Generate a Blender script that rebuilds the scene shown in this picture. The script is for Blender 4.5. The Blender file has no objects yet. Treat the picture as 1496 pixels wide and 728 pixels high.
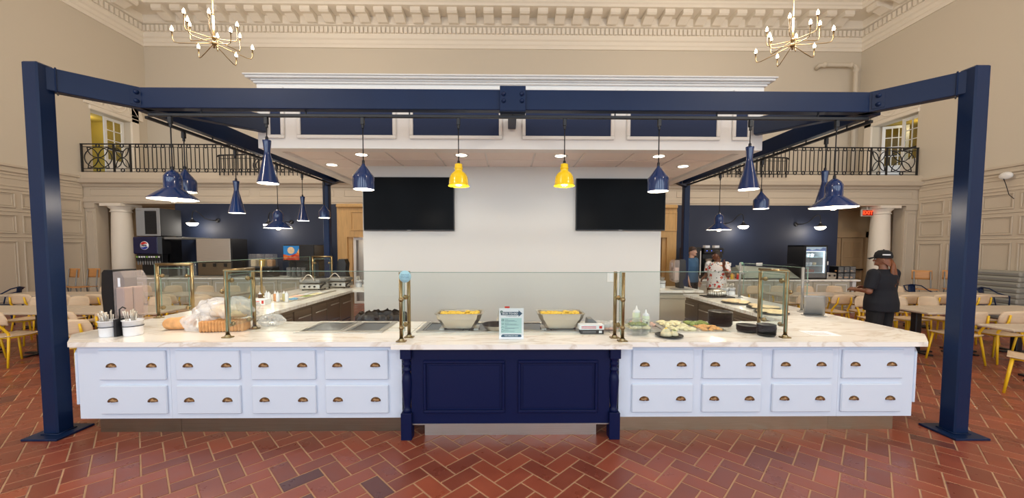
import bpy, bmesh, math, random
from math import sin, cos, pi, sqrt, radians, hypot
from mathutils import Vector, Matrix
random.seed(7)
sc = bpy.context.scene
COL = sc.collection

# ------------------------------------------------------------------ camera
YAW, PIT, ROL, EYE = 0.0115, 0.0482, 0.0018, 1.8
_f = Vector((sin(YAW)*cos(PIT), cos(YAW)*cos(PIT), -sin(PIT)))
_r0 = Vector((cos(YAW), -sin(YAW), 0)); _u0 = _r0.cross(_f)
_r = _r0*cos(ROL) + _u0*sin(ROL); _u = _r.cross(_f)
cam_data = bpy.data.cameras.new('camera'); cam = bpy.data.objects.new('camera', cam_data); COL.objects.link(cam)
cam_data.sensor_width = 36; cam_data.lens = 540/1496*36; cam_data.shift_y = 23/1496; cam_data.clip_start = .05
cam.matrix_world = Matrix(((_r.x, _u.x, -_f.x, 0), (_r.y, _u.y, -_f.y, 0), (_r.z, _u.z, -_f.z, EYE), (0, 0, 0, 1)))
sc.camera = cam

# ------------------------------------------------------------------ world, daylight, exposure
w = bpy.data.worlds.new('sky'); sc.world = w; w.use_nodes = True
w.node_tree.nodes['Background'].inputs[0].default_value = (.62, .78, 1, 1)
w.node_tree.nodes['Background'].inputs[1].default_value = 1.0
sc.view_settings.view_transform = 'Standard'; sc.view_settings.look = 'None'
sc.view_settings.gamma = 1; sc.view_settings.exposure = 0.14
WIN_X = (-10.4, -6.2, -2.1, 2.1, 6.2, 10.4); WIN_Z = (1.2, 6.6); WIN_W = 2.4; FRONT_Y = -6.5
DAY_W, DAY_C = 185, (.74, .87, 1.0)
def light(name, kind, loc, power, color, parent=None, **kw):
    l = bpy.data.lights.new(name, kind); l.energy = power; l.color = color
    for k, v in kw.items(): setattr(l, k, v)
    o = bpy.data.objects.new(name, l); COL.objects.link(o); o.location = loc
    if parent: o.parent = parent
    return o
for x in WIN_X:
    o = light('window_daylight', 'AREA', (x, FRONT_Y-.02, sum(WIN_Z)/2), DAY_W, DAY_C, shape='RECTANGLE', size=WIN_W, size_y=WIN_Z[1]-WIN_Z[0])
    o.rotation_euler = (radians(90), 0, 0)
WARM = (1.0, .89, .74); SOFT = (1.0, .90, .78)
CHAND_W, PEND_W, DOWN_W, SCONCE_W = 290, 10, 13, 12

# ------------------------------------------------------------------ materials
def lin(r, g, b):
    f = lambda c: (c/255/12.92) if c <= 10.3 else ((c/255+.055)/1.055)**2.4
    return (f(r), f(g), f(b), 1)
def mat(name, rgb, rough=.5, metal=0., var=0., vscale=6., bump=0., bscale=40., coat=0., spec=None, stretch=None, emit=0., alpha=None):
    m = bpy.data.materials.new(name); m.use_nodes = True
    nt = m.node_tree; b = nt.nodes['Principled BSDF']; c = lin(*rgb)
    b.inputs['Base Color'].default_value = c; b.inputs['Roughness'].default_value = rough; b.inputs['Metallic'].default_value = metal
    if coat: b.inputs['Coat Weight'].default_value = coat; b.inputs['Coat Roughness'].default_value = .08
    if spec is not None: b.inputs['Specular IOR Level'].default_value = spec
    if emit: b.inputs['Emission Color'].default_value = c; b.inputs['Emission Strength'].default_value = emit
    if var or bump:
        tc = nt.nodes.new('ShaderNodeTexCoord'); mp = nt.nodes.new('ShaderNodeMapping'); nt.links.new(tc.outputs['Object'], mp.inputs[0])
        if stretch: mp.inputs['Scale'].default_value = stretch
    if var:
        n = nt.nodes.new('ShaderNodeTexNoise'); n.inputs['Scale'].default_value = vscale; n.inputs['Detail'].default_value = 5
        nt.links.new(mp.outputs[0], n.inputs['Vector'])
        r = nt.nodes.new('ShaderNodeMapRange'); r.inputs[1].default_value = .3; r.inputs[2].default_value = .7
        r.inputs[3].default_value = 1-var; r.inputs[4].default_value = 1+var; nt.links.new(n.outputs[0], r.inputs[0])
        mx = nt.nodes.new('ShaderNodeMix'); mx.data_type = 'RGBA'; mx.blend_type = 'MULTIPLY'; mx.inputs[0].default_value = 1
        mx.inputs[6].default_value = c; nt.links.new(r.outputs[0], mx.inputs[7]); nt.links.new(mx.outputs[2], b.inputs['Base Color'])
    if bump:
        n2 = nt.nodes.new('ShaderNodeTexNoise'); n2.inputs['Scale'].default_value = bscale; n2.inputs['Detail'].default_value = 3
        nt.links.new(mp.outputs[0], n2.inputs['Vector'])
        bp = nt.nodes.new('ShaderNodeBump'); bp.inputs['Strength'].default_value = bump; bp.inputs['Distance'].default_value = .01
        nt.links.new(n2.outputs[0], bp.inputs['Height']); nt.links.new(bp.outputs[0], b.inputs['Normal'])
    return m
def emitter(name, rgb, strength):
    m = bpy.data.materials.new(name); m.use_nodes = True; nt = m.node_tree
    nt.nodes.remove(nt.nodes['Principled BSDF']); e = nt.nodes.new('ShaderNodeEmission')
    e.inputs[0].default_value = lin(*rgb); e.inputs[1].default_value = strength
    nt.links.new(e.outputs[0], nt.nodes['Material Output'].inputs[0]); return m
def thin_glass(name, tint, refl=1.45, rough=0., haze=0., haze_rgb=(255, 255, 255)):
    m = bpy.data.materials.new(name); m.use_nodes = True; nt = m.node_tree
    nt.nodes.remove(nt.nodes['Principled BSDF'])
    t = nt.nodes.new('ShaderNodeBsdfTransparent'); t.inputs[0].default_value = (*tint, 1)
    g = nt.nodes.new('ShaderNodeBsdfGlossy'); g.inputs['Roughness'].default_value = rough; g.inputs[0].default_value = (1, 1, 1, 1)
    lw = nt.nodes.new('ShaderNodeLayerWeight'); pw = nt.nodes.new('ShaderNodeMath'); pw.operation = 'POWER'; pw.inputs[1].default_value = 5
    f = nt.nodes.new('ShaderNodeMath'); f.operation = 'MULTIPLY_ADD'; f.inputs[1].default_value = .9; f.inputs[2].default_value = ((refl-1)/(refl+1))**2*.8
    nt.links.new(lw.outputs['Facing'], pw.inputs[0]); nt.links.new(pw.outputs[0], f.inputs[0])
    x = nt.nodes.new('ShaderNodeMixShader'); nt.links.new(f.outputs[0], x.inputs[0]); nt.links.new(t.outputs[0], x.inputs[1]); nt.links.new(g.outputs[0], x.inputs[2])
    out = x.outputs[0]
    if haze:
        d = nt.nodes.new('ShaderNodeBsdfDiffuse'); d.inputs[0].default_value = lin(*haze_rgb)
        y = nt.nodes.new('ShaderNodeMixShader'); y.inputs[0].default_value = haze
        nt.links.new(out, y.inputs[1]); nt.links.new(d.outputs[0], y.inputs[2]); out = y.outputs[0]
    nt.links.new(out, nt.nodes['Material Output'].inputs[0]); return m

M = {}
M['wall'] = mat('beige_wall_paint', (205, 194, 176), .85, bump=.03, bscale=60)
M['panelling'] = mat('beige_panel_paint', (198, 184, 164), .6)
M['trim'] = mat('cream_trim_paint', (232, 222, 206), .6)
M['ceiling'] = mat('grey_ceiling_paint', (212, 204, 194), .9)
M['alcove'] = mat('tan_alcove_paint', (190, 158, 118), .8)
M['white_trim'] = mat('white_trim_paint', (232, 230, 226), .45)
M['core'] = mat('pale_grey_wall_paint', (208, 207, 202), .75, bump=.02, bscale=80)
M['navy_wall'] = mat('navy_wall_paint', (25, 36, 60), .58)
M['navy_steel'] = mat('navy_steel_paint', (13, 34, 68), .38, spec=.25, var=.06, vscale=3)
M['navy_wood'] = mat('navy_cabinet_paint', (5, 19, 62), .42, spec=.25)
M['navy_panel'] = mat('navy_panel_fabric', (20, 40, 78), .7)
M['white_wood'] = mat('white_cabinet_paint', (216, 226, 240), .38)
M['black'] = mat('black_plastic', (22, 22, 24), .4)
M['black_gloss'] = mat('black_gloss', (4, 4, 5), .3, spec=.06)
M['track'] = mat('black_track_metal', (18, 20, 26), .45)
M['grey_metal'] = mat('grey_metal_paint', (138, 138, 136), .45, .3)
M['steel'] = mat('brushed_steel', (204, 200, 192), .4, 1., var=.08, vscale=9, stretch=(.3, 6, 40))
M['steel_dark'] = mat('dark_brushed_steel', (140, 126, 108), .36, 1., var=.1, vscale=9, stretch=(.3, 6, 40))
M['steel_warm'] = mat('warm_brushed_steel', (190, 176, 150), .36, 1., var=.05, vscale=4, stretch=(1, 6, 30))
M['aluminium'] = mat('foil_aluminium', (206, 200, 188), .3, .9)
M['brass'] = mat('antique_brass', (152, 134, 98), .32, 1., var=.05, vscale=14)
M['bronze'] = mat('dark_bronze', (128, 98, 70), .34, 1., var=.12, vscale=30)
M['iron'] = mat('black_wrought_iron', (22, 22, 26), .5)
M['chair_wood'] = mat('blond_ash_wood', (216, 190, 158), .5, var=.07, vscale=5, stretch=(1, 1, 12))
M['stool_wood'] = mat('orange_oak_wood', (196, 140, 84), .5, var=.1, vscale=5, stretch=(1, 1, 12))
M['table_wood'] = mat('grey_oak_laminate', (196, 180, 160), .4, var=.1, vscale=4, stretch=(1, 14, 14))
M['yellow_steel'] = mat('yellow_steel_paint', (234, 188, 28), .4)
M['oak'] = mat('golden_oak', (206, 164, 104), .5, var=.1, vscale=3, stretch=(10, 10, 1))
M['sage'] = mat('sage_beige_cabinet_paint', (196, 188, 168), .55)
M['yellow_shade'] = mat('yellow_enamel', (250, 206, 14), .16, coat=.6)
M['navy_shade'] = mat('navy_enamel', (12, 42, 90), .14, coat=.4)
M['enamel_white'] = mat('white_enamel', (245, 243, 238), .3)
M['cord'] = mat('black_cord', (20, 20, 26), .6)
M['ceramic'] = mat('white_ceramic', (238, 240, 244), .18)
M['paper'] = mat('white_paper', (240, 242, 246), .6)
M['red'] = mat('red_plastic', (206, 34, 30), .4)
M['crust'] = mat('bread_crust', (214, 160, 104), .7, var=.22, vscale=14, bump=.25, bscale=50)
M['crumb'] = mat('bread_pale', (240, 214, 172), .75, var=.12, vscale=16, bump=.2, bscale=60)
M['rubber'] = mat('dark_rubber', (26, 26, 28), .7)
M['gold'] = mat('pale_gold', (160, 136, 98), .4, 1.)
M['glass'] = thin_glass('clear_guard_glass', (.93, .96, .955))
M['glass_edge'] = mat('green_glass_edge', (120, 150, 136), .2, coat=.5)
M['acrylic'] = thin_glass('smoky_acrylic', (.90, .87, .87), 1.5, .05, .2, (236, 226, 222))
M['film'] = thin_glass('crinkled_film', (.95, .95, .95), 1.6, .12, .34, (250, 248, 246))
M['clear'] = thin_glass('clear_plastic', (.92, .93, .94), 1.5, .05, .08)
M['pane'] = thin_glass('door_pane', (.8, .78, .7), 1.5)
M['bulb'] = emitter('warm_bulb', (255, 224, 176), 26)
M['bulb_white'] = emitter('white_bulb', (255, 240, 214), 22)
M['downlight'] = emitter('downlight_lens', (255, 240, 216), 14)
M['exit'] = emitter('exit_letters', (255, 74, 40), 2.2)
M['cooler_light'] = emitter('cooler_led', (226, 244, 255), 3.5)

def quartz():
    m = mat('veined_quartz', (246, 242, 234), .2); nt = m.node_tree; b = nt.nodes['Principled BSDF']
    tc = nt.nodes.new('ShaderNodeTexCoord'); mp = nt.nodes.new('ShaderNodeMapping'); mp.inputs['Rotation'].default_value = (0, 0, .5); mp.inputs['Scale'].default_value = (.9, 3.2, 1)
    n = nt.nodes.new('ShaderNodeTexNoise'); n.inputs['Scale'].default_value = 1.6; n.inputs['Detail'].default_value = 8; n.inputs['Distortion'].default_value = 1.2
    r = nt.nodes.new('ShaderNodeValToRGB'); e = r.color_ramp.elements
    e[0].position = .45; e[0].color = lin(248, 244, 236); e[1].position = .53; e[1].color = lin(247, 243, 235)
    k = e.new(.495); k.color = lin(224, 213, 198)
    nt.links.new(tc.outputs['Object'], mp.inputs[0]); nt.links.new(mp.outputs[0], n.inputs['Vector']); nt.links.new(n.outputs[0], r.inputs[0]); nt.links.new(r.outputs[0], b.inputs['Base Color']); return m
M['quartz'] = quartz()
def terracotta():
    m = mat('terracotta_tile', (136, 62, 42), .34, bump=.03, bscale=18); nt = m.node_tree; b = nt.nodes['Principled BSDF']
    oi = nt.nodes.new('ShaderNodeObjectInfo'); ge = nt.nodes.new('ShaderNodeNewGeometry')
    a = nt.nodes.new('ShaderNodeMath'); a.operation = 'ADD'; nt.links.new(oi.outputs['Random'], a.inputs[0]); nt.links.new(ge.outputs['Random Per Island'], a.inputs[1])
    f = nt.nodes.new('ShaderNodeMath'); f.operation = 'FRACT'; nt.links.new(a.outputs[0], f.inputs[0])
    r = nt.nodes.new('ShaderNodeValToRGB'); e = r.color_ramp.elements; e[0].position = 0; e[0].color = lin(88, 50, 48); e[1].position = 1; e[1].color = lin(152, 78, 54)
    for p, c in ((.025, (98, 54, 48)), (.05, (122, 62, 46)), (.4, (130, 66, 48)), (.7, (140, 70, 50))): e.new(p).color = lin(*c)
    nt.links.new(f.outputs[0], r.inputs[0])
    tc = nt.nodes.new('ShaderNodeTexCoord'); n = nt.nodes.new('ShaderNodeTexNoise'); n.inputs['Scale'].default_value = 5; n.inputs['Detail'].default_value = 4
    nt.links.new(ge.outputs['Position'], n.inputs['Vector'])
    q = nt.nodes.new('ShaderNodeMapRange'); q.inputs[1].default_value = .3; q.inputs[2].default_value = .7; q.inputs[3].default_value = .92; q.inputs[4].default_value = 1.08; nt.links.new(n.outputs[0], q.inputs[0])
    mx = nt.nodes.new('ShaderNodeMix'); mx.data_type = 'RGBA'; mx.blend_type = 'MULTIPLY'; mx.inputs[0].default_value = 1
    nt.links.new(r.outputs[0], mx.inputs[6]); nt.links.new(q.outputs[0], mx.inputs[7]); nt.links.new(mx.outputs[2], b.inputs['Base Color'])
    q2 = nt.nodes.new('ShaderNodeMapRange'); q2.inputs[1].default_value = .3; q2.inputs[2].default_value = .7; q2.inputs[3].default_value = .24; q2.inputs[4].default_value = .42
    nt.links.new(n.outputs[0], q2.inputs[0]); nt.links.new(q2.outputs[0], b.inputs['Roughness']); return m
M['tile'] = terracotta()
M['grout'] = mat('tan_grout', (176, 140, 108), .9, var=.12, vscale=5)

# ------------------------------------------------------------------ mesh builder
class MB:
    def __init__(s): s.v = []; s.f = []; s.sm = []
    def add(s, vs, fs, smooth=False):
        o = len(s.v); s.v += [tuple(p) for p in vs]; s.f += [tuple(i+o for i in f) for f in fs]; s.sm += [smooth]*len(fs); return s
    def box(s, x0, y0, z0, x1, y1, z1):
        return s.add([(x0,y0,z0),(x1,y0,z0),(x1,y1,z0),(x0,y1,z0),(x0,y0,z1),(x1,y0,z1),(x1,y1,z1),(x0,y1,z1)],
                     [(0,3,2,1),(4,5,6,7),(0,1,5,4),(1,2,6,5),(2,3,7,6),(3,0,4,7)])
    def cbox(s, x0, y0, z0, x1, y1, z1, c=.005):      # box with chamfered edges
        c = min(c, (x1-x0)*.45, (y1-y0)*.45, (z1-z0)*.45); X = (x0, x1); Y = (y0, y1); Z = (z0, z1); vs = []; ix = {}
        for i in (0, 1):
            for j in (0, 1):
                for k in (0, 1):
                    sx, sy, sz = c*(1-2*i), c*(1-2*j), c*(1-2*k)
                    for a, p in enumerate(((X[i], Y[j]+sy, Z[k]+sz), (X[i]+sx, Y[j], Z[k]+sz), (X[i]+sx, Y[j]+sy, Z[k]))): ix[i, j, k, a] = len(vs); vs.append(p)
        fs = []; q = lambda *t: fs.append(tuple(ix[e] for e in t))
        for i in (0, 1):
            o = ((0,0),(1,0),(1,1),(0,1))
            q(*[(i,a,b,0) for a,b in o]); q(*[(a,i,b,1) for a,b in o]); q(*[(a,b,i,2) for a,b in o])
            for j in (0, 1):
                q((i,j,0,0),(i,j,1,0),(i,j,1,1),(i,j,0,1)); q((0,i,j,1),(1,i,j,1),(1,i,j,2),(0,i,j,2)); q((i,0,j,0),(i,1,j,0),(i,1,j,2),(i,0,j,2))
                for k in (0, 1): q((i,j,k,0),(i,j,k,1),(i,j,k,2))
        return s.add(vs, fs)
    def prism(s, pts, z0, z1, axis='z'):               # polygon (counter-clockwise) extruded
        n = len(pts)
        g = {'z': lambda a, b, h: (a, b, h), 'y': lambda a, b, h: (a, h, b), 'x': lambda a, b, h: (h, a, b)}[axis]
        vs = [g(a, b, z0) for a, b in pts] + [g(a, b, z1) for a, b in pts]
        fs = [tuple(range(n))[::-1], tuple(range(n, 2*n))] + [(i, (i+1) % n, n+(i+1) % n, n+i) for i in range(n)]
        if axis == 'y': fs = [f[::-1] for f in fs]
        return s.add(vs, fs)
    def lathe(s, prof, cx=0, cy=0, cz=0, n=24, smooth=True, axis='z', a0=0, a1=2*pi, sx=1, sy=1):
        full = abs(a1-a0-2*pi) < 1e-6; m = n if full else n+1; vs = []
        for r, z in prof:
            for i in range(m):
                a = a0+(a1-a0)*i/n; p = (r*cos(a)*sx, r*sin(a)*sy, z)
                if axis == 'y': p = (p[0], p[2], p[1])
                if axis == 'x': p = (p[2], p[0], p[1])
                vs.append((p[0]+cx, p[1]+cy, p[2]+cz))
        fs = []
        for j in range(len(prof)-1):
            for i in range(n):
                k = (i+1) % m; f = (j*m+i, j*m+k, (j+1)*m+k, (j+1)*m+i)
                fs.append(f if axis != 'y' else f[::-1])
        return s.add(vs, fs, smooth)
    def disc(s, r, cx, cy, z, n=24, up=True):
        return s.add([(cx+r*cos(2*pi*i/n), cy+r*sin(2*pi*i/n), z) for i in range(n)], [tuple(range(n)) if up else tuple(range(n))[::-1]])
    def cyl(s, r, p, q, n=12): return s.tube([p, q], r, n)
    def tube(s, pts, r, n=8, closed=False, smooth=True, cap=True):
        P = [Vector(p) for p in pts]; N = len(P); R = r if isinstance(r, (list, tuple)) else [r]*N
        T = []
        for i in range(N):
            a = P[(i-1) % N] if (closed or i) else P[i]; b = P[(i+1) % N] if (closed or i < N-1) else P[i]
            T.append((b-a).normalized())
        u = T[0].orthogonal().normalized(); vs = []
        for i in range(N):
            u = (u-T[i]*u.dot(T[i])).normalized(); v = T[i].cross(u)
            for k in range(n): a = 2*pi*k/n; vs.append(P[i]+(u*cos(a)+v*sin(a))*R[i])
        fs = []
        for i in range(N if closed else N-1):
            j = (i+1) % N
            for k in range(n): l = (k+1) % n; fs.append((i*n+k, i*n+l, j*n+l, j*n+k))
        s.add(vs, fs, smooth)
        if cap and not closed:
            o = len(s.v)-len(vs); s.f += [tuple(o+k for k in range(n))[::-1], tuple(o+(N-1)*n+k for k in range(n))]; s.sm += [False]*2
        return s
    def ball(s, cx, cy, cz, rx, ry=None, rz=None, n=14, m=8):
        ry = ry or rx; rz = rz or rx
        return s.lathe([(max(sin(pi*j/m), 1e-4), -cos(pi*j/m)*rz) for j in range(m+1)], cx, cy, cz, n, True, 'z', sx=rx, sy=ry)
    def grid(s, fn, nu, nv, smooth=True):
        return s.add([fn(i/nu, j/nv) for j in range(nv+1) for i in range(nu+1)],
                     [(j*(nu+1)+i, j*(nu+1)+i+1, (j+1)*(nu+1)+i+1, (j+1)*(nu+1)+i) for j in range(nv) for i in range(nu)], smooth)
    def slab(s, fn, nu, nv, nrm, t):                    # curved sheet given real thickness t along nrm
        d = Vector(nrm)*t; a = [Vector(fn(i/nu, j/nv)) for j in range(nv+1) for i in range(nu+1)]; k = len(a); w_ = nu+1
        F = [(j*w_+i, j*w_+i+1, (j+1)*w_+i+1, (j+1)*w_+i) for j in range(nv) for i in range(nu)]
        fs = F + [tuple(k+q for q in f[::-1]) for f in F]
        rim = [i for i in range(nu)] + [j*w_+nu for j in range(nv)] + [nv*w_+i for i in range(nu, 0, -1)] + [j*w_ for j in range(nv, 0, -1)]
        s.add(a+[p-d for p in a], fs, True)
        o = len(s.v)-2*k
        for x in range(len(rim)): y = rim[(x+1) % len(rim)]; s.f.append((o+rim[x], o+k+rim[x], o+k+y, o+y)); s.sm.append(False)
        return s
    def frame(s, x0, z0, x1, z1, y, w_, d, axis='y', c=.004):  # rectangular picture-frame moulding, front face at y
        for a in ((x0, z0, x1, z0+w_), (x0, z1-w_, x1, z1), (x0, z0+w_, x0+w_, z1-w_), (x1-w_, z0+w_, x1, z1-w_)):
            if axis == 'y': s.cbox(a[0], min(y, y+d), a[1], a[2], max(y, y+d), a[3], c)
            else: s.cbox(min(y, y+d), a[0], a[1], max(y, y+d), a[2], a[3], c)
        return s
    def xf(s, m): s.v = [tuple(m @ Vector(p)) for p in s.v]; return s
    def mesh(s, name, material):
        me = bpy.data.meshes.new(name); me.from_pydata(s.v, [], s.f); me.polygons.foreach_set('use_smooth', s.sm)
        if len(s.f) < 9000:
            b = bmesh.new(); b.from_mesh(me); bmesh.ops.recalc_face_normals(b, faces=b.faces); b.to_mesh(me); b.free()
        if material: me.materials.append(material)
        me.update(); return me
    def build(s, name, material, parent=None, loc=None, rz=0, **props):
        o = bpy.data.objects.new(name, s.mesh(name, material)); return place(o, parent, loc, rz, **props)
def place(o, parent=None, loc=None, rz=0, **props):
    COL.objects.link(o)
    if parent: o.parent = parent
    if loc is not None: o.location = loc
    if rz: o.rotation_euler = (0, 0, rz)
    for k, v in props.items(): o[k] = v
    return o
def inst(name, mesh, parent, loc=(0, 0, 0), rot=(0, 0, 0), scale=None):
    o = bpy.data.objects.new(name, mesh); COL.objects.link(o); o.parent = parent; o.location = loc; o.rotation_euler = rot
    if scale: o.scale = scale
    return o
def thing(name, label, category, loc=(0, 0, 0), rz=0, group=None):
    o = bpy.data.objects.new(name, None); COL.objects.link(o); o.empty_display_size = .1
    o.location = loc; o.rotation_euler = (0, 0, rz); o['label'] = label; o['category'] = category
    if group: o['group'] = group
    return o
ORD = ('first', 'second', 'third', 'fourth', 'fifth', 'sixth', 'seventh', 'eighth', 'ninth', 'tenth')
def kids(o): return [c for c in bpy.data.objects if c.parent == o]
def copy_tree(o, parent=None, tree=None):
    c = o.copy(); COL.objects.link(c)
    if parent: c.parent = parent
    for ch in kids(o): copy_tree(ch, c)
    return c
def repeat(proto, loc, rz, label):
    c = copy_tree(proto); c.location = loc; c.rotation_euler = (0, 0, rz); c['label'] = label; return c
def text(name, body, size, material, parent, loc, rot=(radians(90), 0, 0), depth=.001, bold=0., align='CENTER'):
    cu = bpy.data.curves.new(name, 'FONT'); cu.body = body; cu.size = size; cu.extrude = depth; cu.offset = bold
    cu.align_x = align; cu.align_y = 'CENTER'; cu.resolution_u = 2; cu.materials.append(material)
    tmp = bpy.data.objects.new(name, cu); me = bpy.data.meshes.new_from_object(tmp); me.name = name; bpy.data.objects.remove(tmp)
    return inst(name, me, parent, loc, rot)
S = dict(kind='structure')
# ------------------------------------------------------------------ the hall
XL, XR, YB, ZC, YF = -13.1, 13.0, 13.8, 10.2, FRONT_Y
BY, BZ = 11.6, 4.06                                     # balcony face and deck
floor = MB().box(XL-.3, YF-.3, -.12, XR+.3, YB+.3, -.003).build('floor', M['grout'], **S)
TL, TW, G = .29, .145, .011
def tile_mb(cx=0, cy=0, rz=0, mb=None):
    mb = mb or MB(); a, b, c = TL/2-G/2, TW/2-G/2, .003; m = []
    cr, sr = cos(rz), sin(rz)
    for e, z in ((0, -.012), (0, -.002), (c, 0)):
        for x, y in ((-a+e, -b+e), (a-e, -b+e), (a-e, b-e), (-a+e, b-e)): m.append((cx+x*cr-y*sr, cy+x*sr+y*cr, z))
    return mb.add(m, [(8, 9, 10, 11)]+[(j*4+i, j*4+(i+1) % 4, j*4+4+(i+1) % 4, j*4+4+i) for j in (0, 1) for i in range(4)])
def screen(x, y):
    d = Vector((x, y, -EYE)); k = d.dot(_f); return 748+540*d.dot(_r)/k, 387-540*d.dot(_u)/k, k
cells = []
for m in range(-90, 90):
    for k in range(-120, 200):
        for h in (0, 1):
            u, v = (k+2*m+1, k-2*m+.5) if h == 0 else (k+2*m+2.5, k-2*m)
            u *= TW; v *= TW; x, y = (u-v)*.70711, (u+v)*.70711+1.0
            if XL < x < XR and -2.5 < y < 13.6: cells.append((x, y, pi/4+(pi/2 if h else 0)))
show = []
for c in cells:
    px, py, dep = screen(c[0], c[1])
    if -30 < px < 1526 and 600 < py < 745 and not (c[1] > 3.65 and -4.1 < c[0] < 4.1): show.append((dep, c))
show.sort(key=lambda t: t[0]); near = set(c for d, c in show[:300])
tm = tile_mb().mesh('tile', M['tile'])
for c in near: inst('tile', tm, floor, (c[0], c[1], 0), (0, 0, c[2]))
rest = MB()
for c in cells:
    if c not in near: tile_mb(*c, mb=rest)
rest.build('tile', M['tile'], floor, kind='stuff')

MB().box(XL-.3, YF-.3, ZC, XR+.3, YB+.3, ZC+.2).build('ceiling', M['ceiling'], **S)
def side_wall(name, x, out, oy0, oy1):
    mb = MB(); a, b = sorted((x, x+out*.35))
    mb.box(a, YF, 0, b, oy0, ZC); mb.box(a, oy0, 0, b, oy1, BZ); mb.box(a, oy0, 6.1, b, oy1, ZC); mb.box(a, oy1, 0, b, YB+.3, ZC)
    wl = mb.build(name, M['wall'], **S)
    i = -out; wn = MB(); a, b = sorted((x, x+i*.03)); wn.box(a, 4, 0, b, BY, 3.92)
    for z, d, h in ((0, .06, .2), (2.02, .05, .035), (2.70, .05, .035), (3.27, .05, .05), (3.36, .045, .05), (3.56, .045, .04), (3.66, .05, .05), (3.74, .07, .06), (3.88, .08, .07)):
        a, b = sorted((x, x+i*d)); wn.cbox(a, 4, z, b, BY, z+h, .01)
    ws = wn.build('wainscot', M['panelling'], wl)
    for r, (z0, z1) in enumerate(((.34, 1.94), (2.13, 2.63), (2.80, 3.22))):
        pm = MB(); pm.frame(0, z0, .64, z1, .028*i, .035, .03*i, 'x', .008); pm.frame(.06, z0+.06, .58, z1-.06, .028*i, .012, .016*i, 'x', .004)
        me = pm.mesh('panel', M['panelling'])
        for k in range(8): inst('panel', me, ws, (x, BY-.06-.64-k*.76, 0))
    return wl
side_wall('wall_left', XL, -1, 11.96, 13.19)
side_wall('wall_right', XR, 1, 11.78, 13.25)
MB().box(XL-.3, YB, 0, XR+.3, YB+.3, ZC).build('wall_back', M['wall'], **S)
fw = MB(); xs = [XL-.3]+[v for x in WIN_X for v in (x-WIN_W/2, x+WIN_W/2)]+[XR+.3]
for i in range(0, len(xs), 2): fw.box(xs[i], YF-.35, 0, xs[i+1], YF, ZC)
for x in WIN_X: fw.box(x-WIN_W/2, YF-.35, 0, x+WIN_W/2, YF, WIN_Z[0]); fw.box(x-WIN_W/2, YF-.35, WIN_Z[1], x+WIN_W/2, YF, ZC)
fw.build('wall_front', M['wall'], **S)
for i, x in enumerate(WIN_X):
    b = MB()
    for k in range(4): xx = x-WIN_W/2+k*WIN_W/3; b.box(xx-.03, YF-.012, WIN_Z[0], xx+.03, YF-.002, WIN_Z[1])
    for k in range(6): zz = WIN_Z[0]+k*(WIN_Z[1]-WIN_Z[0])/5; b.box(x-WIN_W/2, YF-.012, zz-.03, x+WIN_W/2, YF-.002, zz+.03)
    b.build('window_%d' % (i+1), M['white_trim'], **S)

# crown cornice with modillions and dentils
PROF = [(0, 8.97), (.05, 8.97), (.06, 9.07), (.09, 9.10), (.10, 9.21), (.15, 9.25), (.16, 9.36), (.17, 9.38), (.17, 9.63), (.26, 9.65), (.30, 9.69), (.30, 9.92), (.95, 9.92), (.95, 10.0), (1.0, 10.03), (1.0, 10.1), (1.06, 10.12), (1.15, 10.198), (0, 10.198)]
def cornice(name, run0, run1, tf):
    n = len(PROF); vs = [(run0, -d, z) for d, z in PROF]+[(run1, -d, z) for d, z in PROF]
    mb = MB().add(vs, [tuple(range(n)), tuple(range(n, 2*n))]+[(i, (i+1) % n, n+(i+1) % n, n+i) for i in range(n)]).xf(tf)
    o = mb.build(name, M['trim'], **S)
    de = MB(); k = int((run1-run0)/.156)
    for i in range(k): x = run0+.05+i*.156; de.box(x, -.25, 9.40, x+.1, -.16, 9.60)
    de.xf(tf).build('dentils', M['trim'], o, kind='stuff')
    mo = MB().prism([(-.86, 9.92), (-.86, 9.80), (-.80, 9.76), (-.66, 9.78), (-.52, 9.72), (-.40, 9.66), (-.30, 9.66), (-.30, 9.92)], -.17, .17, 'x').xf(tf.to_3x3().to_4x4()).mesh('modillion', M['trim'])
    k = int((run1-run0-2)/.62); off = (run1-run0-k*.62)/2
    for i in range(k+1): inst('modillion', mo, o, tf @ Vector((run0+off+i*.62, 0, 0)))
cornice('trim_1', XL, XR, Matrix.Translation((0, YB, 0)))
cornice('trim_2', 4.0, YB, Matrix.Translation((XL-.003, 0, -.004)) @ Matrix.Rotation(radians(90), 4, 'Z'))
cornice('trim_3', -YB, -4.0, Matrix.Translation((XR+.003, 0, -.004)) @ Matrix.Rotation(radians(-90), 4, 'Z'))

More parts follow.
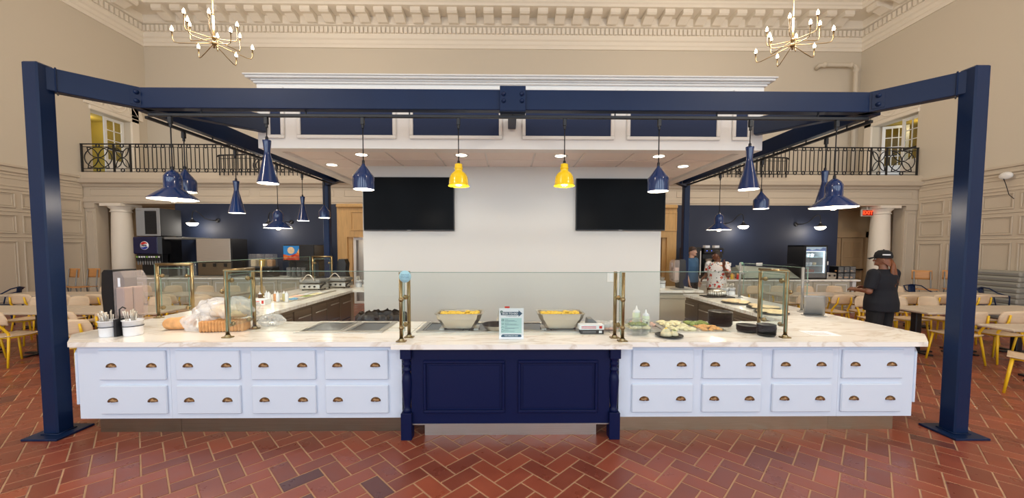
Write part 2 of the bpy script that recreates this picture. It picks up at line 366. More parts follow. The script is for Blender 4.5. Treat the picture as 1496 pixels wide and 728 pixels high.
# balcony slab with its entablature
n = [(YB, 3.12), (BY+.02, 3.12), (BY+.02, 3.16), (BY, 3.17), (BY, 3.30), (BY+.04, 3.31), (BY+.04, 3.62), (BY, 3.64), (BY-.03, 3.70), (BY-.12, 3.74), (BY-.14, 3.86), (BY-.08, 3.88), (BY-.05, BZ), (YB, BZ)]
bal = MB().prism([(a, b) for a, b in n], XL, XR, 'x').build('wall_balcony', M['panelling'], **S)
fp = MB().frame(0, 3.36, 2.3, 3.58, BY+.04, .025, -.015).mesh('panel', M['panelling'])
for i in range(10): inst('panel', fp, bal, (XL+.2+i*2.6, 0, 0))
for x, nm in ((XL, 'wall_alcove_left'), (10.5, 'wall_alcove_right')):
    x1 = -10.2 if x < 0 else XR
    al = MB().box(x, 13.0, 0, x1, 13.1, 3.12).build(nm, M['alcove'], **S)
    if x < 0:
        for k in range(3):
            for z0, z1 in ((.3, 1.9), (2.0, 2.5), (2.6, 3.0)): MB().frame(x+.3+k*.9, z0, x+1.0+k*.9, z1, 13.0, .03, -.02).build('panel', M['alcove'], al)
for nm, a, b in (('wall_service_left', -10.3, -5.32), ('wall_service_right', 5.32, 10.45)):
    MB().box(a, BY+.03, 0, b, BY+.2, 3.12).build(nm, M['navy_wall'], **S)
for x, a, b, l in ((-12.2, XL, -12.75, 'left'), (12.05, 12.6, XR, 'right')):
    t = thing('column', 'round cream column under the balcony at the %s end of the hall' % l, 'column', (x, BY+.28, 0))
    MB().lathe([(.27, .25), (.275, .9), (.26, 2.0), (.232, 2.86)], n=28).build('shaft', M['trim'], t)
    MB().lathe([(.24, 2.86), (.27, 2.88), (.24, 2.91), (.24, 2.95), (.31, 3.02), (.31, 3.04)], n=28).box(-.33, -.33, 3.04, .33, .33, 3.12).build('capital', M['trim'], t)
    MB().lathe([(.36, .1), (.38, .15), (.33, .2), (.3, .25)], n=28).box(-.38, -.38, 0, .38, .38, .1).build('base', M['trim'], t)
    p = MB().box(a, BY+.05, 0, b, BY+.4, 2.98).box(a, BY+.021, 2.98, b, BY+.41, 3.12).frame(min(a, b)+.06, .3, max(a, b)-.06, 2.9, BY+.05, .03, -.02)
    p.build('trim_4' if x < 0 else 'trim_5', M['panelling'], **S)

# french doors on the balcony, one in each side wall
def balcony_door(name, x, out, y0, y1, swing):
    i = -out
    d = MB(); a, b = sorted((x-i*.02, x+i*.05))
    d.cbox(a, y1, BZ, b, y1+.28, 6.9, .02); d.cbox(a, y0-.05, 6.1, b, y1+.28, 6.24, .02)
    root = d.build(name, M['trim'], **S)
    pd = MB(); c = (y0+y1)/2+.12; h = .92                # arched tympanum with its ring moulding
    pts = [(c-h, 6.24), (c+h, 6.24)]+[(c+h*cos(t*pi/16), 6.24+.85*sin(t*pi/16)) for t in range(17)]
    pd.prism(pts[:2]+pts[3:-1], *sorted((x, x+i*.05)), 'x')
    for r in (.22, .34): pd.tube([(x+i*.055, c+r*cos(t*pi/14), 6.62+r*sin(t*pi/14)) for t in range(28)], .018, 6, True)
    for s_ in (-1, 1): pd.tube([(x+i*.055, c+s_*.4, 6.34), (x+i*.055, c+s_*.72, 6.34), (x+i*.055, c+s_*.45, 6.75)], .014, 6, True)
    pd.build('tympanum', M['trim'], root)
    q = MB(); a, b = sorted((x+out*.36, x+out*1.6)); q.box(a, y1+.02, BZ, b, y1+.12, 6.4); q.box(b if out > 0 else a-.05, y0-.4, BZ, (b if out > 0 else a-.05)+.05, y1+.1, 6.4)
    q.box(a, y0-.4, 6.1, b, y1+.1, 6.2).build('passage', mat('olive_passage_paint', (176, 150, 60), .8), root)
    for hx, hy, ang, wd in swing:                        # an open leaf, hinged at (hx, hy)
        lf = MB().frame(0, 0, wd, 2.0, -.02, .09, .04, 'y', .004); lf.box(.09, -.012, .09, wd-.09, .012, .62)
        o = lf.build('door_leaf', M['white_trim'], root, (hx, hy, BZ+.02), ang)
        nx = 3 if wd > .7 else 2
        g = MB()
        for k in range(1, nx): g.box(.09+k*(wd-.18)/nx-.012, -.014, .62, .09+k*(wd-.18)/nx+.012, .014, 1.91)
        for k in range(1, 4): g.box(.09, -.014, .62+k*1.29/4-.012, wd-.09, .014, .62+k*1.29/4+.012)
        g.build('muntin', M['white_trim'], o)
        for r in range(4):
            for k in range(nx): MB().box(.1+k*(wd-.18)/nx, -.004, .63+r*1.29/4, .08+(k+1)*(wd-.18)/nx, .004, .61+(r+1)*1.29/4).build('pane', M['pane'], o)
        MB().box(.1, .02, .95, wd-.1, .06, 1.0).build('push_bar', M['iron'], o)
    light('passage_lamp', 'POINT', (x+out*.9, (y0+y1)/2, 5.9), 7, (1, .88, .6), shadow_soft_size=.1)
balcony_door('door_1', XL, -1, 11.96, 13.19, [(XL-.22, 13.17, radians(-90), .64)])
balcony_door('door_2', XR, 1, 11.78, 13.25, [(XR+.3, 13.2, radians(-24), .72), (XR+.2, 11.8, radians(90), .62)])

# oak doorways beside the core
for nm, a, b in (('door_3', -5.3, -2.6), ('door_4', 2.6, 5.3)):
    s_ = -1 if a < 0 else 1; e = a if s_ < 0 else b       # outer end
    d = MB().box(min(e, e-s_*.3), BY-.02, 0, max(e, e-s_*.3), BY+.2, 3.0).box(a+.003, BY-.017, 2.1, b-.003, BY+.19, 3.02).cbox(a, BY-.1, 3.0, b, BY+.2, 3.12, .03)
    d.box(min(e-s_*.3, e-s_*.42), BY+.05, 0, max(e-s_*.3, e-s_*.42), BY+.2, 2.1)
    o = d.build(nm, M['oak'], **S)
    for k in range(3): MB().frame(a+.42+k*.8, 2.3, a+1.1+k*.8, 2.9, BY-.018, .04, -.02).build('panel', M['oak'], o)
    if s_ > 0:
        for k in range(3):
            for z0, z1 in ((.2, 1.1), (1.2, 2.0)): MB().box(b-1.2-k*.6, BY+.06, z0-.1, b-.6-k*.6, BY+.1, z1+.1).frame(b-1.15-k*.6, z0, b-.65-k*.6, z1, BY+.06, .04, -.02).build('panel', M['oak'], o)
    else:
        MB().box(-4.86, BY+.5, 0, -2.6, BY+.55, 2.6).build('passage', M['core'], o)
        MB().frame(-4.86, 0, -3.9, 2.08, BY+.1, .07, .04).build('door_leaf', M['white_trim'], o)
        MB().box(-4.79, BY+.12, .07, -3.97, BY+.126, 2.01).build('pane', M['clear'], o)
light('passage_lamp', 'POINT', (-4.3, BY+.3, 1.9), 10, WARM, shadow_soft_size=.08)

# panelled exit door in the right alcove, exit sign
d = MB().box(10.75, 12.85, 0, 10.95, 13.0, 2.35).box(12.55, 12.85, 0, 12.75, 13.0, 2.35).box(10.75, 12.85, 2.15, 12.75, 13.0, 2.35).box(10.95, 12.96, 0, 12.55, 13.0, 2.15).build('door_5', M['alcove'], **S)
for k in range(2):
    lf = MB().box(10.97+k*.8, 12.91, .02, 11.73+k*.8, 12.96, 2.13)
    for z0, z1 in ((.2, .75), (.85, 1.35), (1.45, 2.0)):
        for j in (0, 1): lf.frame(11.03+k*.8+j*.34, z0, 11.33+k*.8+j*.34, z1, 12.91, .03, -.015)
    o = lf.build('door_leaf', M['alcove'], d)
    MB().box(11.02+k*.8, 12.82, 1.0, 11.68+k*.8, 12.86, 1.05).box(11.02+k*.8, 12.82, .98, 11.1+k*.8, 12.92, 1.1).build('push_bar', M['iron'], o)
t = thing('exit_sign', 'orange lit EXIT sign hanging beside the right column', 'sign', (11.62, 11.9, 2.92))
MB().cbox(-.19, -.03, -.11, .19, .03, .11, .01).box(-.02, -.02, .11, .02, .02, .21).build('housing', M['trim'], t)
MB().box(-.17, -.036, -.09, .17, -.03, .09).build('face', emitter('exit_face', (150, 34, 20), .9), t)
text('lettering', 'EXIT', .16, M['exit'], t, (0, -.038, 0), bold=.004)
# pipe on the upper back wall, small sensor on the right wall
t = thing('pipe', 'beige painted pipe with elbow running down beside the right upper corner', 'pipe', (11.3, YB-.2, 8.4))
MB().tube([(0, .15, -.06), (0, 0, 0), (.1, -.04, 0), (1.18, -.04, 0), (1.26, -.04, -.04), (1.3, -.04, -.12), (1.3, -.04, -4.3)], .07, 10).build('run', M['wall'], t)
for x, z in ((.14, 0), (1.1, 0), (1.3, -.2)): MB().ball(x, -.04, z, .095).build('fitting', M['wall'], t)
t = thing('wireless_access_point', 'white oval device mounted above the right panelled wall', 'device', (XR-.1, 9.5, 3.66))
MB().ball(-.04, 0, 0, .06, .14, .1).box(-.02, -.05, -.05, .1, .05, .05).build('shell', M['white_trim'], t)
MB().tube([(-.09, 0, -.08), (-.1, -.06, -.25), (-.09, -.12, -.5), (-.06, -.2, -.62)], .008, 6).build('cable', M['cord'], t)

# wrought-iron balcony railings
BAR = MB().box(-.009, -.009, .12, .009, .009, .78).mesh('baluster', M['iron'])
RING = MB().tube([(.05*cos(i*pi/6), 0, .05*sin(i*pi/6)) for i in range(12)], .017, 5, True).mesh('ring', M['iron'])
def railing(name, x0, x1, endx, label):
    t = thing(name, label, 'railing', (x0, BY+.02, BZ)); L = x1-x0
    MB().cbox(0, -.025, .85, L, .025, .88, .006).build('handrail', M['iron'], t)
    for z in (.78, .12, .03): MB().box(0, -.008, z-.008, L, .008, z+.008).build('rail', M['iron'], t)
    e0 = 1.55 if endx < 0 else 0; e1 = L-1.55 if endx > 0 else L
    k = 0; x = e0+.1
    while x < e1-.05:
        inst('baluster', BAR, t, (x, 0, 0)); k += 1
        if k % 4 in (1, 3): inst('ring', RING, t, (x+.065, 0, .815)); inst('ring', RING, t, (x+.065, 0, .075))
        x += .13
    ex = 0 if endx < 0 else L; s_ = 1 if endx < 0 else -1
    for q in (.03, 1.0, 1.5): MB().box(ex+s_*q-.02, -.02, 0, ex+s_*q+.02, .02, .87).build('post', M['iron'], t)
    for cx, r in ((.52, .32), (1.25, .3)):
        cx = ex+s_*cx; hw = r if r > .31 else .2
        for sg in (-1, 1):
            for ax in (0, 1):
                pts = []
                for i in range(9):
                    a = -pi/2+pi*i/8
                    p = (cx+sg*(hw-hw*cos(a)), .45+r*sin(a)) if ax == 0 else (cx+hw*sin(a), .45+sg*(r-r*cos(a)))
                    pts.append((p[0], 0, p[1]))
                MB().tube(pts, .014, 5).build('scroll', M['iron'], t)
        if r > .31: MB().tube([(cx+r*1.3*cos(i*pi/12), 0, .45+r*sin(i*pi/12)) for i in range(24)], .014, 5, True).build('hoop', M['iron'], t)
        for z in (.815, .075): inst('ring', RING, t, (cx, 0, z))
    return t
railing('railing', XL+.02, -5.2, -1, 'long black wrought-iron railing along the left side of the balcony')
railing('railing', 5.2, XR-.1, 1, 'long black wrought-iron railing along the right side of the balcony')
def short_railing(x0, s_, label):
    t = thing('stair_railing', label, 'railing', (x0, BY-.15, 3.96), group=None)
    L = 3.6; rise = .035
    MB().tube([(s_*-.08, 0, .56), (0, 0, .6), (s_*L, 0, .6+rise*L)], .022, 6).build('handrail', M['iron'], t)
    for z in (.5, .1): MB().tube([(0, 0, z), (s_*L, 0, z+rise*L*.5)], .01, 5).build('rail', M['iron'], t)
    m = MB().box(-.01, -.01, 0, .01, .01, .58).mesh('baluster', M['iron'])
    for i in range(28): inst('baluster', m, t, (s_*i*.13, 0, 0), scale=(1.6 if i == 0 else 1, 1, 1+.004*i))
    for cx in (1.3, 2.6):
        for r in (.17, .24): MB().tube([(s_*cx+r*1.2*cos(i*pi/12), 0, .3+r*sin(i*pi/12)) for i in range(24)], .014, 5, True).build('hoop', M['iron'], t)
short_railing(-8.75, 1, 'shorter lower black railing with hoops in front of the left balcony, under the blue beam')
short_railing(8.6, -1, 'shorter lower black railing with hoops in front of the right balcony, under the blue beam')

# ------------------------------------------------------------------ core wall and canopy
KX0, KX1, KY0, KY1, KZ = -3.17, 3.28, 4.8, 7.66, 3.05
core = MB().box(-2.33, 6.0, 0, 2.49, 7.45, 3.1).build('wall_center', M['core'], **S)
MB().box(-2.34, 5.985, 0, 2.5, 6.0, .12).build('baseboard_center', M['white_trim'], **S)
can = thing('canopy', 'white panelled canopy with navy panels over the central grey wall', 'canopy', (0, KY0, KZ))
f = MB()
f.box(KX0, 0, 0, KX1, .18, .83); f.box(KX0, KY1-KY0-.18, 0, KX1, KY1-KY0, .83); f.box(KX0, .18, 0, KX0+.18, KY1-KY0-.18, .83); f.box(KX1-.18, .18, 0, KX1, KY1-KY0-.18, .83)
f.box(KX0+.01, .01, .80, KX1-.01, KY1-KY0-.01, .82); f.build('fascia', M['white_trim'], can)
c = MB()
for o, z0, z1 in ((.03, .80, .825), (.05, .825, .845), (.09, .845, .87), (.11, .87, .89)): c.cbox(KX0-o, -o, z0, KX1+o, KY1-KY0+o, z1, .008)
c.build('crown', M['white_trim'], can)
for a, b in ((-3.05, -2.83), (-2.67, -1.42), (-1.25, -.07), (.18, 1.36), (1.52, 2.72), (2.88, 3.12)):
    p = MB().frame(a, .12, b, .76, -.001, .045, -.025, 'y', .008).build('moulding', M['white_trim'], can)
    MB().box(a+.04, -.008, .16, b-.04, .0, .72).build('panel', M['navy_panel'], can)
for x in (KX0, KX1):
    for k in range(2):
        s_ = -1 if x < 0 else 1; y0 = .15+k*1.32
        MB().frame(y0, .12, y0+1.24, .76, x, .045, s_*.025, 'x', .008).build('moulding', M['white_trim'], can)
        MB().box(min(x, x+s_*.008), y0+.04, .16, max(x, x+s_*.008), y0+1.2, .72).build('panel', M['navy_panel'], can)
grid = MB().box(KX0+.18, .18, .05, KX1-.18, KY1-KY0-.18, .06).build('ceiling_grid', M['white_trim'], can)
xs = [KX0+.18]+[-2.35+.68*i for i in range(9)]; xs = [v for v in xs if v < KX1-.2]+[KX1-.18]; ys = [.2, .74, 1.36, 1.98, 2.48]
ctm = mat('acoustic_ceiling_tile', (240, 232, 226), .9, bump=.1, bscale=120)
for i in range(len(xs)-1):
    for j in range(4):
        if xs[i+1]-xs[i] < .05: continue
        MB().cbox(xs[i]+.012, ys[j]+.012, .036, xs[i+1]-.012, ys[j+1]-.012, .05, .004).build('ceiling_tile', ctm, can)
for i, (x, y) in enumerate(((-2.04, 5.24), (-.65, 5.24), (.74, 5.26), (2.13, 5.26), (-2.76, 5.9), (2.78, 5.9))):
    nm = ('left of the four in the front row', 'second from left of the four in the front row', 'third from left of the four in the front row', 'right of the four in the front row', 'alone behind the row at the left', 'alone behind the row at the right')[i]
    t = thing('downlight', 'lit round canopy downlight, '+nm, 'ceiling light', (x, y, KZ+.032), group='canopy downlights')
    MB().lathe([(.075, -.004), (.10, -.008), (.105, -.001), (.075, -.001)], n=20).build('trim_ring', M['white_trim'], t)
    MB().disc(.076, 0, 0, -.003, 20, False).build('lens', M['downlight'], t)
    o = light('downlight_lamp', 'SPOT', (0, 0, -.02), DOWN_W, SOFT, t, spot_size=radians(130), spot_blend=.6, shadow_soft_size=.07)
# ------------------------------------------------------------------ navy steel frame
def beam(mb, p, q, wd, z0, z1, c=.006):
    p = Vector((*p, 0)); q = Vector((*q, 0)); d = (q-p); L = d.length; a = math.atan2(d.y, d.x)
    t = MB().cbox(0, -wd/2, z0, L, wd/2, z1, c).xf(Matrix.Translation(p) @ Matrix.Rotation(a, 4, 'Z')); return mb.add(t.v, t.f)
fr = thing('steel_frame', 'large navy steel frame with four posts and ring beams around the serving counter', 'frame', (0, 0, 0))
PL, PR, BL, BR = (-4.32, 3.53), (4.34, 3.47), (-4.32, 8.94), (4.30, 8.94)
for (x, y) in (PL, PR, BL, BR):
    p = MB().cbox(x-.07, y-.07, .02, x+.07, y+.07, 3.47, .012).build('post', M['navy_steel'], fr)
    MB().cbox(x-.165, y-.16, 0, x+.165, y+.16, .02, .004).build('base_plate', M['navy_steel'], p)
    MB().tube([(x-.075, y-.075, .024), (x+.075, y-.075, .024), (x+.075, y+.075, .024), (x-.075, y+.075, .024)], .008, 5, True).build('weld', M['navy_steel'], p)
bolt = MB().lathe([(0, -.022), (.012, -.02), (.022, -.008), (.024, 0)], n=12, axis='y').mesh('bolt', M['navy_steel'])
for (p, k, s_) in ((PL, (-3.06, 4.79), 1), (PR, (3.17, 4.79), 1), (BL, (-3.06, 7.67), 0), (BR, (3.17, 7.67), 0)):
    o = beam(MB(), p, k, .10, 3.24, 3.45).build('diagonal_beam', M['navy_steel'], fr)
    d = (Vector(k)-Vector(p)).normalized(); a = math.atan2(d.y, d.x)
    e = Vector(p)+d*.105; b = MB(); beam(b, e-d*.007, e+d*.007, .125, 3.23, 3.46); b.build('end_plate', M['navy_steel'], o)
    if s_:
        sd = 1 if p[0] < 0 else -1; nrm = Vector((d.y, -d.x))*sd if sd > 0 else Vector((-d.y, d.x)); nrm = nrm if nrm.y < 0 else -nrm
        ctr = Vector(p)+d*(hypot(.48, .47)-.04)+nrm*.052
        b = MB(); beam(b, ctr-d*.05, ctr+d*.05, .008, 3.262, 3.428, .002); b.build('clip_plate', M['navy_steel'], o)
        for z in (3.30, 3.39):
            q = inst('bolt', bolt, o, (ctr.x+nrm.x*.004, ctr.y+nrm.y*.004, z), (0, 0, math.atan2(nrm.y, nrm.x)+pi/2))
for a, b in (((-3.84, 4.01), (3.95, 4.01)), ((-3.90, 4.05), (-3.90, 8.42)), ((4.01, 4.05), (4.01, 8.42)), ((-3.84, 8.46), (3.95, 8.46))):
    beam(MB(), a, b, .10, 3.24, 3.45).build('ring_beam', M['navy_steel'], fr)
s_ = MB().cbox(-.085, 3.925, 3.222, .185, 3.965, 3.475, .004).box(-.085, 3.93, 3.215, .185, 4.1, 3.23).build('splice_plate', M['navy_steel'], fr)
for x in (-.045, .145):
    for z in (3.32, 3.39): inst('bolt', bolt, s_, (x, 3.924, z))
MB().cbox(0, 4.06, 3.30, .1, 4.79, 3.42).build('cross_beam', M['navy_steel'], fr)
def track(a, b, lab):
    mb = MB(); beam(mb, a, b, .036, 3.175, 3.205, .003); o = mb.build('light_track', M['track'], fr)
    st = MB(); n = 7
    for i in range(n): t = (i+.5)/n; x = a[0]+(b[0]-a[0])*t; y = a[1]+(b[1]-a[1])*t; st.box(x-.006, y-.006, 3.2, x+.006, y+.006, 3.245)
    st.build('stem', M['track'], o)
track((-3.8, 4.03), (3.9, 4.03), 'front'); track((-3.9, 4.1), (-3.9, 8.3), 'left'); track((4.01, 4.1), (4.01, 8.3), 'right')

# ------------------------------------------------------------------ pendants on the tracks
def shade_mesh(kind):
    if kind == 'cone': out = [(.036, .46), (.046, .455), (.045, .44), (.033, .33), (.04, .29), (.117, .0)]; inn = [(.112, .0), (.036, .285), (.001, .30)]
    elif kind == 'barrel': out = [(.012, .275), (.018, .27), (.022, .255), (.10, .16), (.113, .145), (.118, .125), (.118, .0)]; inn = [(.113, .0), (.113, .12), (.02, .24), (.001, .245)]
    elif kind == 'dome': out = [(.001, .235), (.038, .235), (.042, .228), (.042, .20), (.047, .195), (.047, .185), (.042, .18), (.042, .165), (.05, .155), (.08, .13), (.098, .095), (.105, .05), (.107, .018), (.116, .0)]; inn = [(.112, .0), (.103, .018), (.10, .05), (.092, .09), (.05, .14), (.001, .15)]
    else: out = [(.015, .315), (.03, .312), (.075, .28), (.098, .245), (.10, .22), (.10, .125), (.105, .118), (.27, .012), (.272, 0)]; inn = [(.268, 0), (.10, .112), (.09, .20), (.001, .22)]
    return out, inn
protos = {}
def pendant(kind, col, x, y, z, label):
    key = (kind, col); drop = 3.175-z
    out, inn = shade_mesh(kind)
    q = {'cone': .9, 'barrel': .93, 'dome': .98, 'flared': .8}[kind]; out = [(r*q, h) for r, h in out]; inn = [(r*q, h) for r, h in inn]; top = out[0][1]
    if key not in protos:
        protos[key] = (MB().lathe(out, n=28).mesh('shade', M[col]), MB().lathe(inn, n=28).mesh('lining', M['yellow_shade' if col == 'yellow_shade' else 'enamel_white']),
                       MB().ball(0, 0, 0, .042 if kind == 'flared' else .034, n=12, m=8).mesh('bulb', M['bulb']), MB().cbox(-.018, -.018, -.075, .018, .018, .0, .003).lathe([(.014, -.11), (.014, -.075)], n=8).mesh('track_adapter', M['track']))
    t = thing(kind+'_pendant_lamp', label, 'pendant lamp', (x, y, z), group='pendant lamps on the tracks')
    a, b, c, d = protos[key]
    inst('shade', a, t); inst('lining', b, t)
    bz = .05 if kind != 'cone' else .09
    if kind == 'flared': bz = .015
    inst('bulb', c, t, (0, 0, bz)); inst('track_adapter', d, t, (0, 0, drop-.001))
    MB().cyl(.006, (0, 0, top-.01), (0, 0, drop-.1), 6).lathe([(.006, top+.04), (.014, top+.03), (.016, top-.005)], n=8).build('cord', M['cord'], t)
    light('pendant_bulb', 'POINT', (0, 0, bz-.06 if kind == 'flared' else bz-.05), PEND_W*(1.6 if kind == 'flared' else 1), WARM, t, shadow_soft_size=.03)
N, Y = 'navy_shade', 'yellow_shade'
for a in (('cone', N, -2.57, 4.03, 2.475, 'navy cone pendant at the left end of the front beam'),
          ('barrel', N, -1.55, 4.03, 2.415, 'navy barrel pendant in front of the left television'),
          ('dome', Y, -.53, 4.03, 2.455, 'yellow dome pendant, the left of the two yellow ones'),
          ('dome', Y, .61, 4.03, 2.46, 'yellow dome pendant, the right of the two yellow ones'),
          ('barrel', N, 1.63, 4.03, 2.405, 'navy barrel pendant in front of the right television'),
          ('cone', N, 2.62, 4.03, 2.43, 'navy cone pendant at the right end of the front beam'),
          ('flared', N, -3.58, 4.03, 2.30, 'wide flared navy pendant with glaring bulb beside the left front post'),
          ('barrel', N, -3.9, 4.56, 2.455, 'navy barrel pendant partly behind the flared pendant at left'),
          ('cone', N, -3.9, 5.4, 2.28, 'navy cone pendant hanging in front of the left blue wall, larger one'),
          ('flared', N, -3.9, 6.35, 2.11, 'wide flared navy pendant hanging before the left blue wall'),
          ('cone', N, -3.9, 7.12, 2.29, 'small far navy cone pendant left of the rear post'),
          ('barrel', N, -3.9, 7.95, 2.41, 'small far navy barrel pendant before the left rear post'),
          ('flared', N, 3.56, 4.03, 2.235, 'wide flared navy pendant with glaring bulb beside the right front post'),
          ('cone', N, 4.01, 4.68, 2.31, 'navy cone pendant partly behind the flared pendant at right'),
          ('barrel', N, 4.01, 5.85, 2.41, 'navy barrel pendant hanging before the right blue wall'),
          ('flared', N, 4.01, 7.0, 2.13, 'wide flared navy pendant hanging before the right blue wall')): pendant(*a)

# ------------------------------------------------------------------ gooseneck sconces on the blue walls
def sconce(x, z, s_, label):
    t = thing('gooseneck_sconce', label, 'wall lamp', (x, BY+.03, z), group='gooseneck lamps on the blue walls')
    MB().lathe([(0, -.03), (.06, -.028), (.065, 0)], s_*.42, 0, .0, 16, axis='y').build('wall_plate', M['track'], t)
    pts = [(s_*.42, -.02, 0), (s_*.30, -.12, 0), (s_*.20, -.22, .05), (s_*.12, -.32, .2), (s_*.05, -.38, .27), (0, -.4, .25), (-s_*.03, -.4, .15), (-s_*.03, -.4, .0)]
    MB().tube(pts, .014, 8).build('arm', M['track'], t)
    cx = -s_*.03
    MB().lathe([(.03, .02), (.045, -.02), (.09, -.06), (.145, -.10)], cx, -.4, 0, 24).build('shade', M['track'], t)
    MB().lathe([(.14, -.10), (.13, -.14), (.08, -.18), (.001, -.19)], cx, -.4, 0, 24).build('diffuser', M['bulb_white'], t)
    light('sconce_lamp', 'POINT', (cx, -.42, -.27), SCONCE_W, SOFT, t, shadow_soft_size=.06)
sconce(-9.42, 2.60, 1, 'lit gooseneck wall lamp above the steel ice dispenser, left blue wall')
sconce(-7.15, 2.56, 1, 'lit gooseneck wall lamp behind the flared pendant, left blue wall')
sconce(7.15, 2.55, -1, 'lit gooseneck wall lamp behind the flared pendant, right blue wall')
sconce(9.52, 2.53, -1, 'lit gooseneck wall lamp near the drinks cooler, right blue wall')

# ------------------------------------------------------------------ chandeliers
def chandelier(x, y, z, rot, label):
    t = thing('chandelier', label, 'chandelier', (x, y, z), rot, group='brass chandeliers under the cornice')
    MB().cyl(.012, (0, 0, .3), (0, 0, ZC-z), 8).cyl(.02, (0, 0, -.1), (0, 0, .6), 10).ball(0, 0, 0, .05).ball(0, 0, .12, .04).lathe([(.09, ZC-z), (.08, ZC-z-.05), (.02, ZC-z-.07)]).build('rod', M['gold'], t)
    for tier, (z0, r, dr, up, n, o) in enumerate(((0, .70, .16, .05, 6, .2), (.1, .52, .05, .26, 6, .7))):
        a_ = MB().tube([(0, 0, 0), (r*.5, 0, -dr*.62), (r*.85, 0, -dr*1.02), (r*.96, 0, -dr), (r, 0, -dr+.06), (r, 0, up)], .009, 7).lathe([(.013, up-.1), (.013, up), (.03, up)], r, 0, 0, 8).mesh('arm', M['gold'])
        b_ = MB().lathe([(.014, up), (.03, up+.03), (.024, up+.07), (.002, up+.12)], r, 0, 0, 8).mesh('bulb', M['bulb'])
        for k in range(n):
            a = o+k*2*pi/n; q = inst('arm', a_, t, (0, 0, z0), (0, 0, a)); inst('bulb', b_, q)
    light('chandelier_glow', 'POINT', (0, 0, .62), CHAND_W, WARM, t, shadow_soft_size=.5)
chandelier(-6.52, 8.5, 6.3, .35, 'brass chandelier with candle bulbs at the left')
chandelier(6.42, 8.5, 6.36, .1, 'brass chandelier with candle bulbs at the right')
for x in (-6.5, 6.4):                                     # unseen fill lights added behind the viewer to brighten the hall, no fittings built
    light('hall_fill', 'POINT', (x, -1.5, 7.0), CHAND_W*1.6, WARM, shadow_soft_size=.5)

# ------------------------------------------------------------------ televisions and wall plates on the core
def television(x0, x1, z0, z1, label):
    t = thing('television', label, 'television', ((x0+x1)/2, 5.94, z0)); w_ = (x1-x0)/2; h = z1-z0
    MB().cbox(-w_, -.005, 0, w_, .04, h, .006).box(-.3, .04, .2, .3, .058, h-.2).build('housing', M['black'], t)
    MB().box(-w_+.012, -.007, .016, w_-.012, -.005, h-.012).build('screen', M['black_gloss'], t)
    MB().box(-.03, -.009, .004, .03, -.005, .012).build('badge', M['grey_metal'], t)
television(-2.30, -.855, 2.055, 2.905, 'black wall television on the left of the grey wall')
television(1.09, 2.53, 2.065, 2.895, 'black wall television on the right of the grey wall')
t = thing('switch_plate', 'white switch plate on the grey wall under the right television', 'switch', (1.68, 5.996, 1.31))
MB().cbox(-.06, -.006, -.08, .06, 0, .08, .003).build('plate', M['white_trim'], t)
for z in (-.04, 0, .04): MB().box(-.02, -.01, z-.014, .02, -.006, z+.014).build('rocker', M['ceramic'], t)
t = thing('wall_outlet', 'white outlet on the grey wall behind the blue sticker', 'outlet', (-1.62, 5.996, 1.33))
MB().cbox(-.04, -.006, -.06, .04, 0, .06, .003).build('plate', M['white_trim'], t)
# ------------------------------------------------------------------ serving island
CT, CH = .92, .045                                        # top height and slab thickness
def cup_pull():
    mb = MB(); n = 12; vs = []; fs = []
    for j in range(5):
        b = j/4*pi/2
        for i in range(n+1):
            a = pi*i/n; vs.append((.047*cos(a)*(1 if j < 1 else cos(b)*.9+.1), -.026*sin(b) if j else 0, .036*sin(a)*(cos(b)*.75+.25)))
    for j in range(4):
        for i in range(n): fs.append((j*(n+1)+i, j*(n+1)+i+1, (j+1)*(n+1)+i+1, (j+1)*(n+1)+i))
    mb.add(vs, fs, True); mb.box(-.047, -.004, -.004, .047, 0, .002); return mb.mesh('handle', M['bronze'])
PULL = cup_pull()
def cabinet_run(t, carcass, x0, x1, cols, y, kx0, kx1, kmat, extra=None):
    b = MB()
    b.prism(carcass, .175, CT-CH, 'z'); b.build('carcass', M['white_wood'], t)
    MB().box(kx0, y+.09, 0, kx1, y+.6, .175).build('kick_plate', M[kmat], t)
    for a, c in cols:
        for z0, z1 in ((.55, .83), (.225, .497)):
            d = MB().cbox(a, y-.022, z0, c, y+.002, z1, .007).build('drawer', M['white_wood'], t)
            for k in (.2, .8): inst('handle', PULL, d, (a+(c-a)*k, y-.022, (z0+z1)/2-.012))
def cols(px): return [((a-742)*3.43/540, (b-742)*3.43/540) for a, b in px]
YC = 3.455
L1, L2 = cols([(142, 239)]), cols([(254, 347), (364, 458), (472, 565)])
R1, R2 = cols([(928, 1020), (1034, 1123), (1140, 1230)]), cols([(1245, 1337)])
def corner(s_, a, b, label):
    t = thing('corner_cabinet', label, 'cabinet', (0, 0, 0)); x = (-1 if s_ < 0 else 1)
    xi, xo = (a, b) if s_ > 0 else (b, a)                 # inner and outer x of the front
    pts = [(xi, YC), (xo, YC), (xo+x*.22, YC+.22), (xo+x*.22, 4.3), (xi, 4.3)]
    if s_ < 0: pts = pts[::-1]
    cabinet_run(t, pts, 0, 0, L1 if s_ < 0 else R2, YC, min(xi, xo-x*.08), max(xi, xo-x*.08), 'steel_dark' if s_ < 0 else 'steel_warm')
    p = MB().cbox(.04, -.022, .30, .27, 0, .80, .006)
    p.xf(Matrix.Translation((xo, YC, 0) if x > 0 else (xo-.22, YC+.22, 0)) @ Matrix.Rotation(radians(45*x), 4, 'Z')).build('side_panel', M['white_wood'], t)
    return t
corner(-1, -4.02, -3.165, 'white corner cabinet with two drawers at the left end of the island')
corner(1, 3.17, 3.90, 'white corner cabinet with two drawers at the right end of the island')
t = thing('drawer_cabinet', 'long white cabinet with six drawers left of the blue centre unit', 'cabinet', (0, 0, 0))
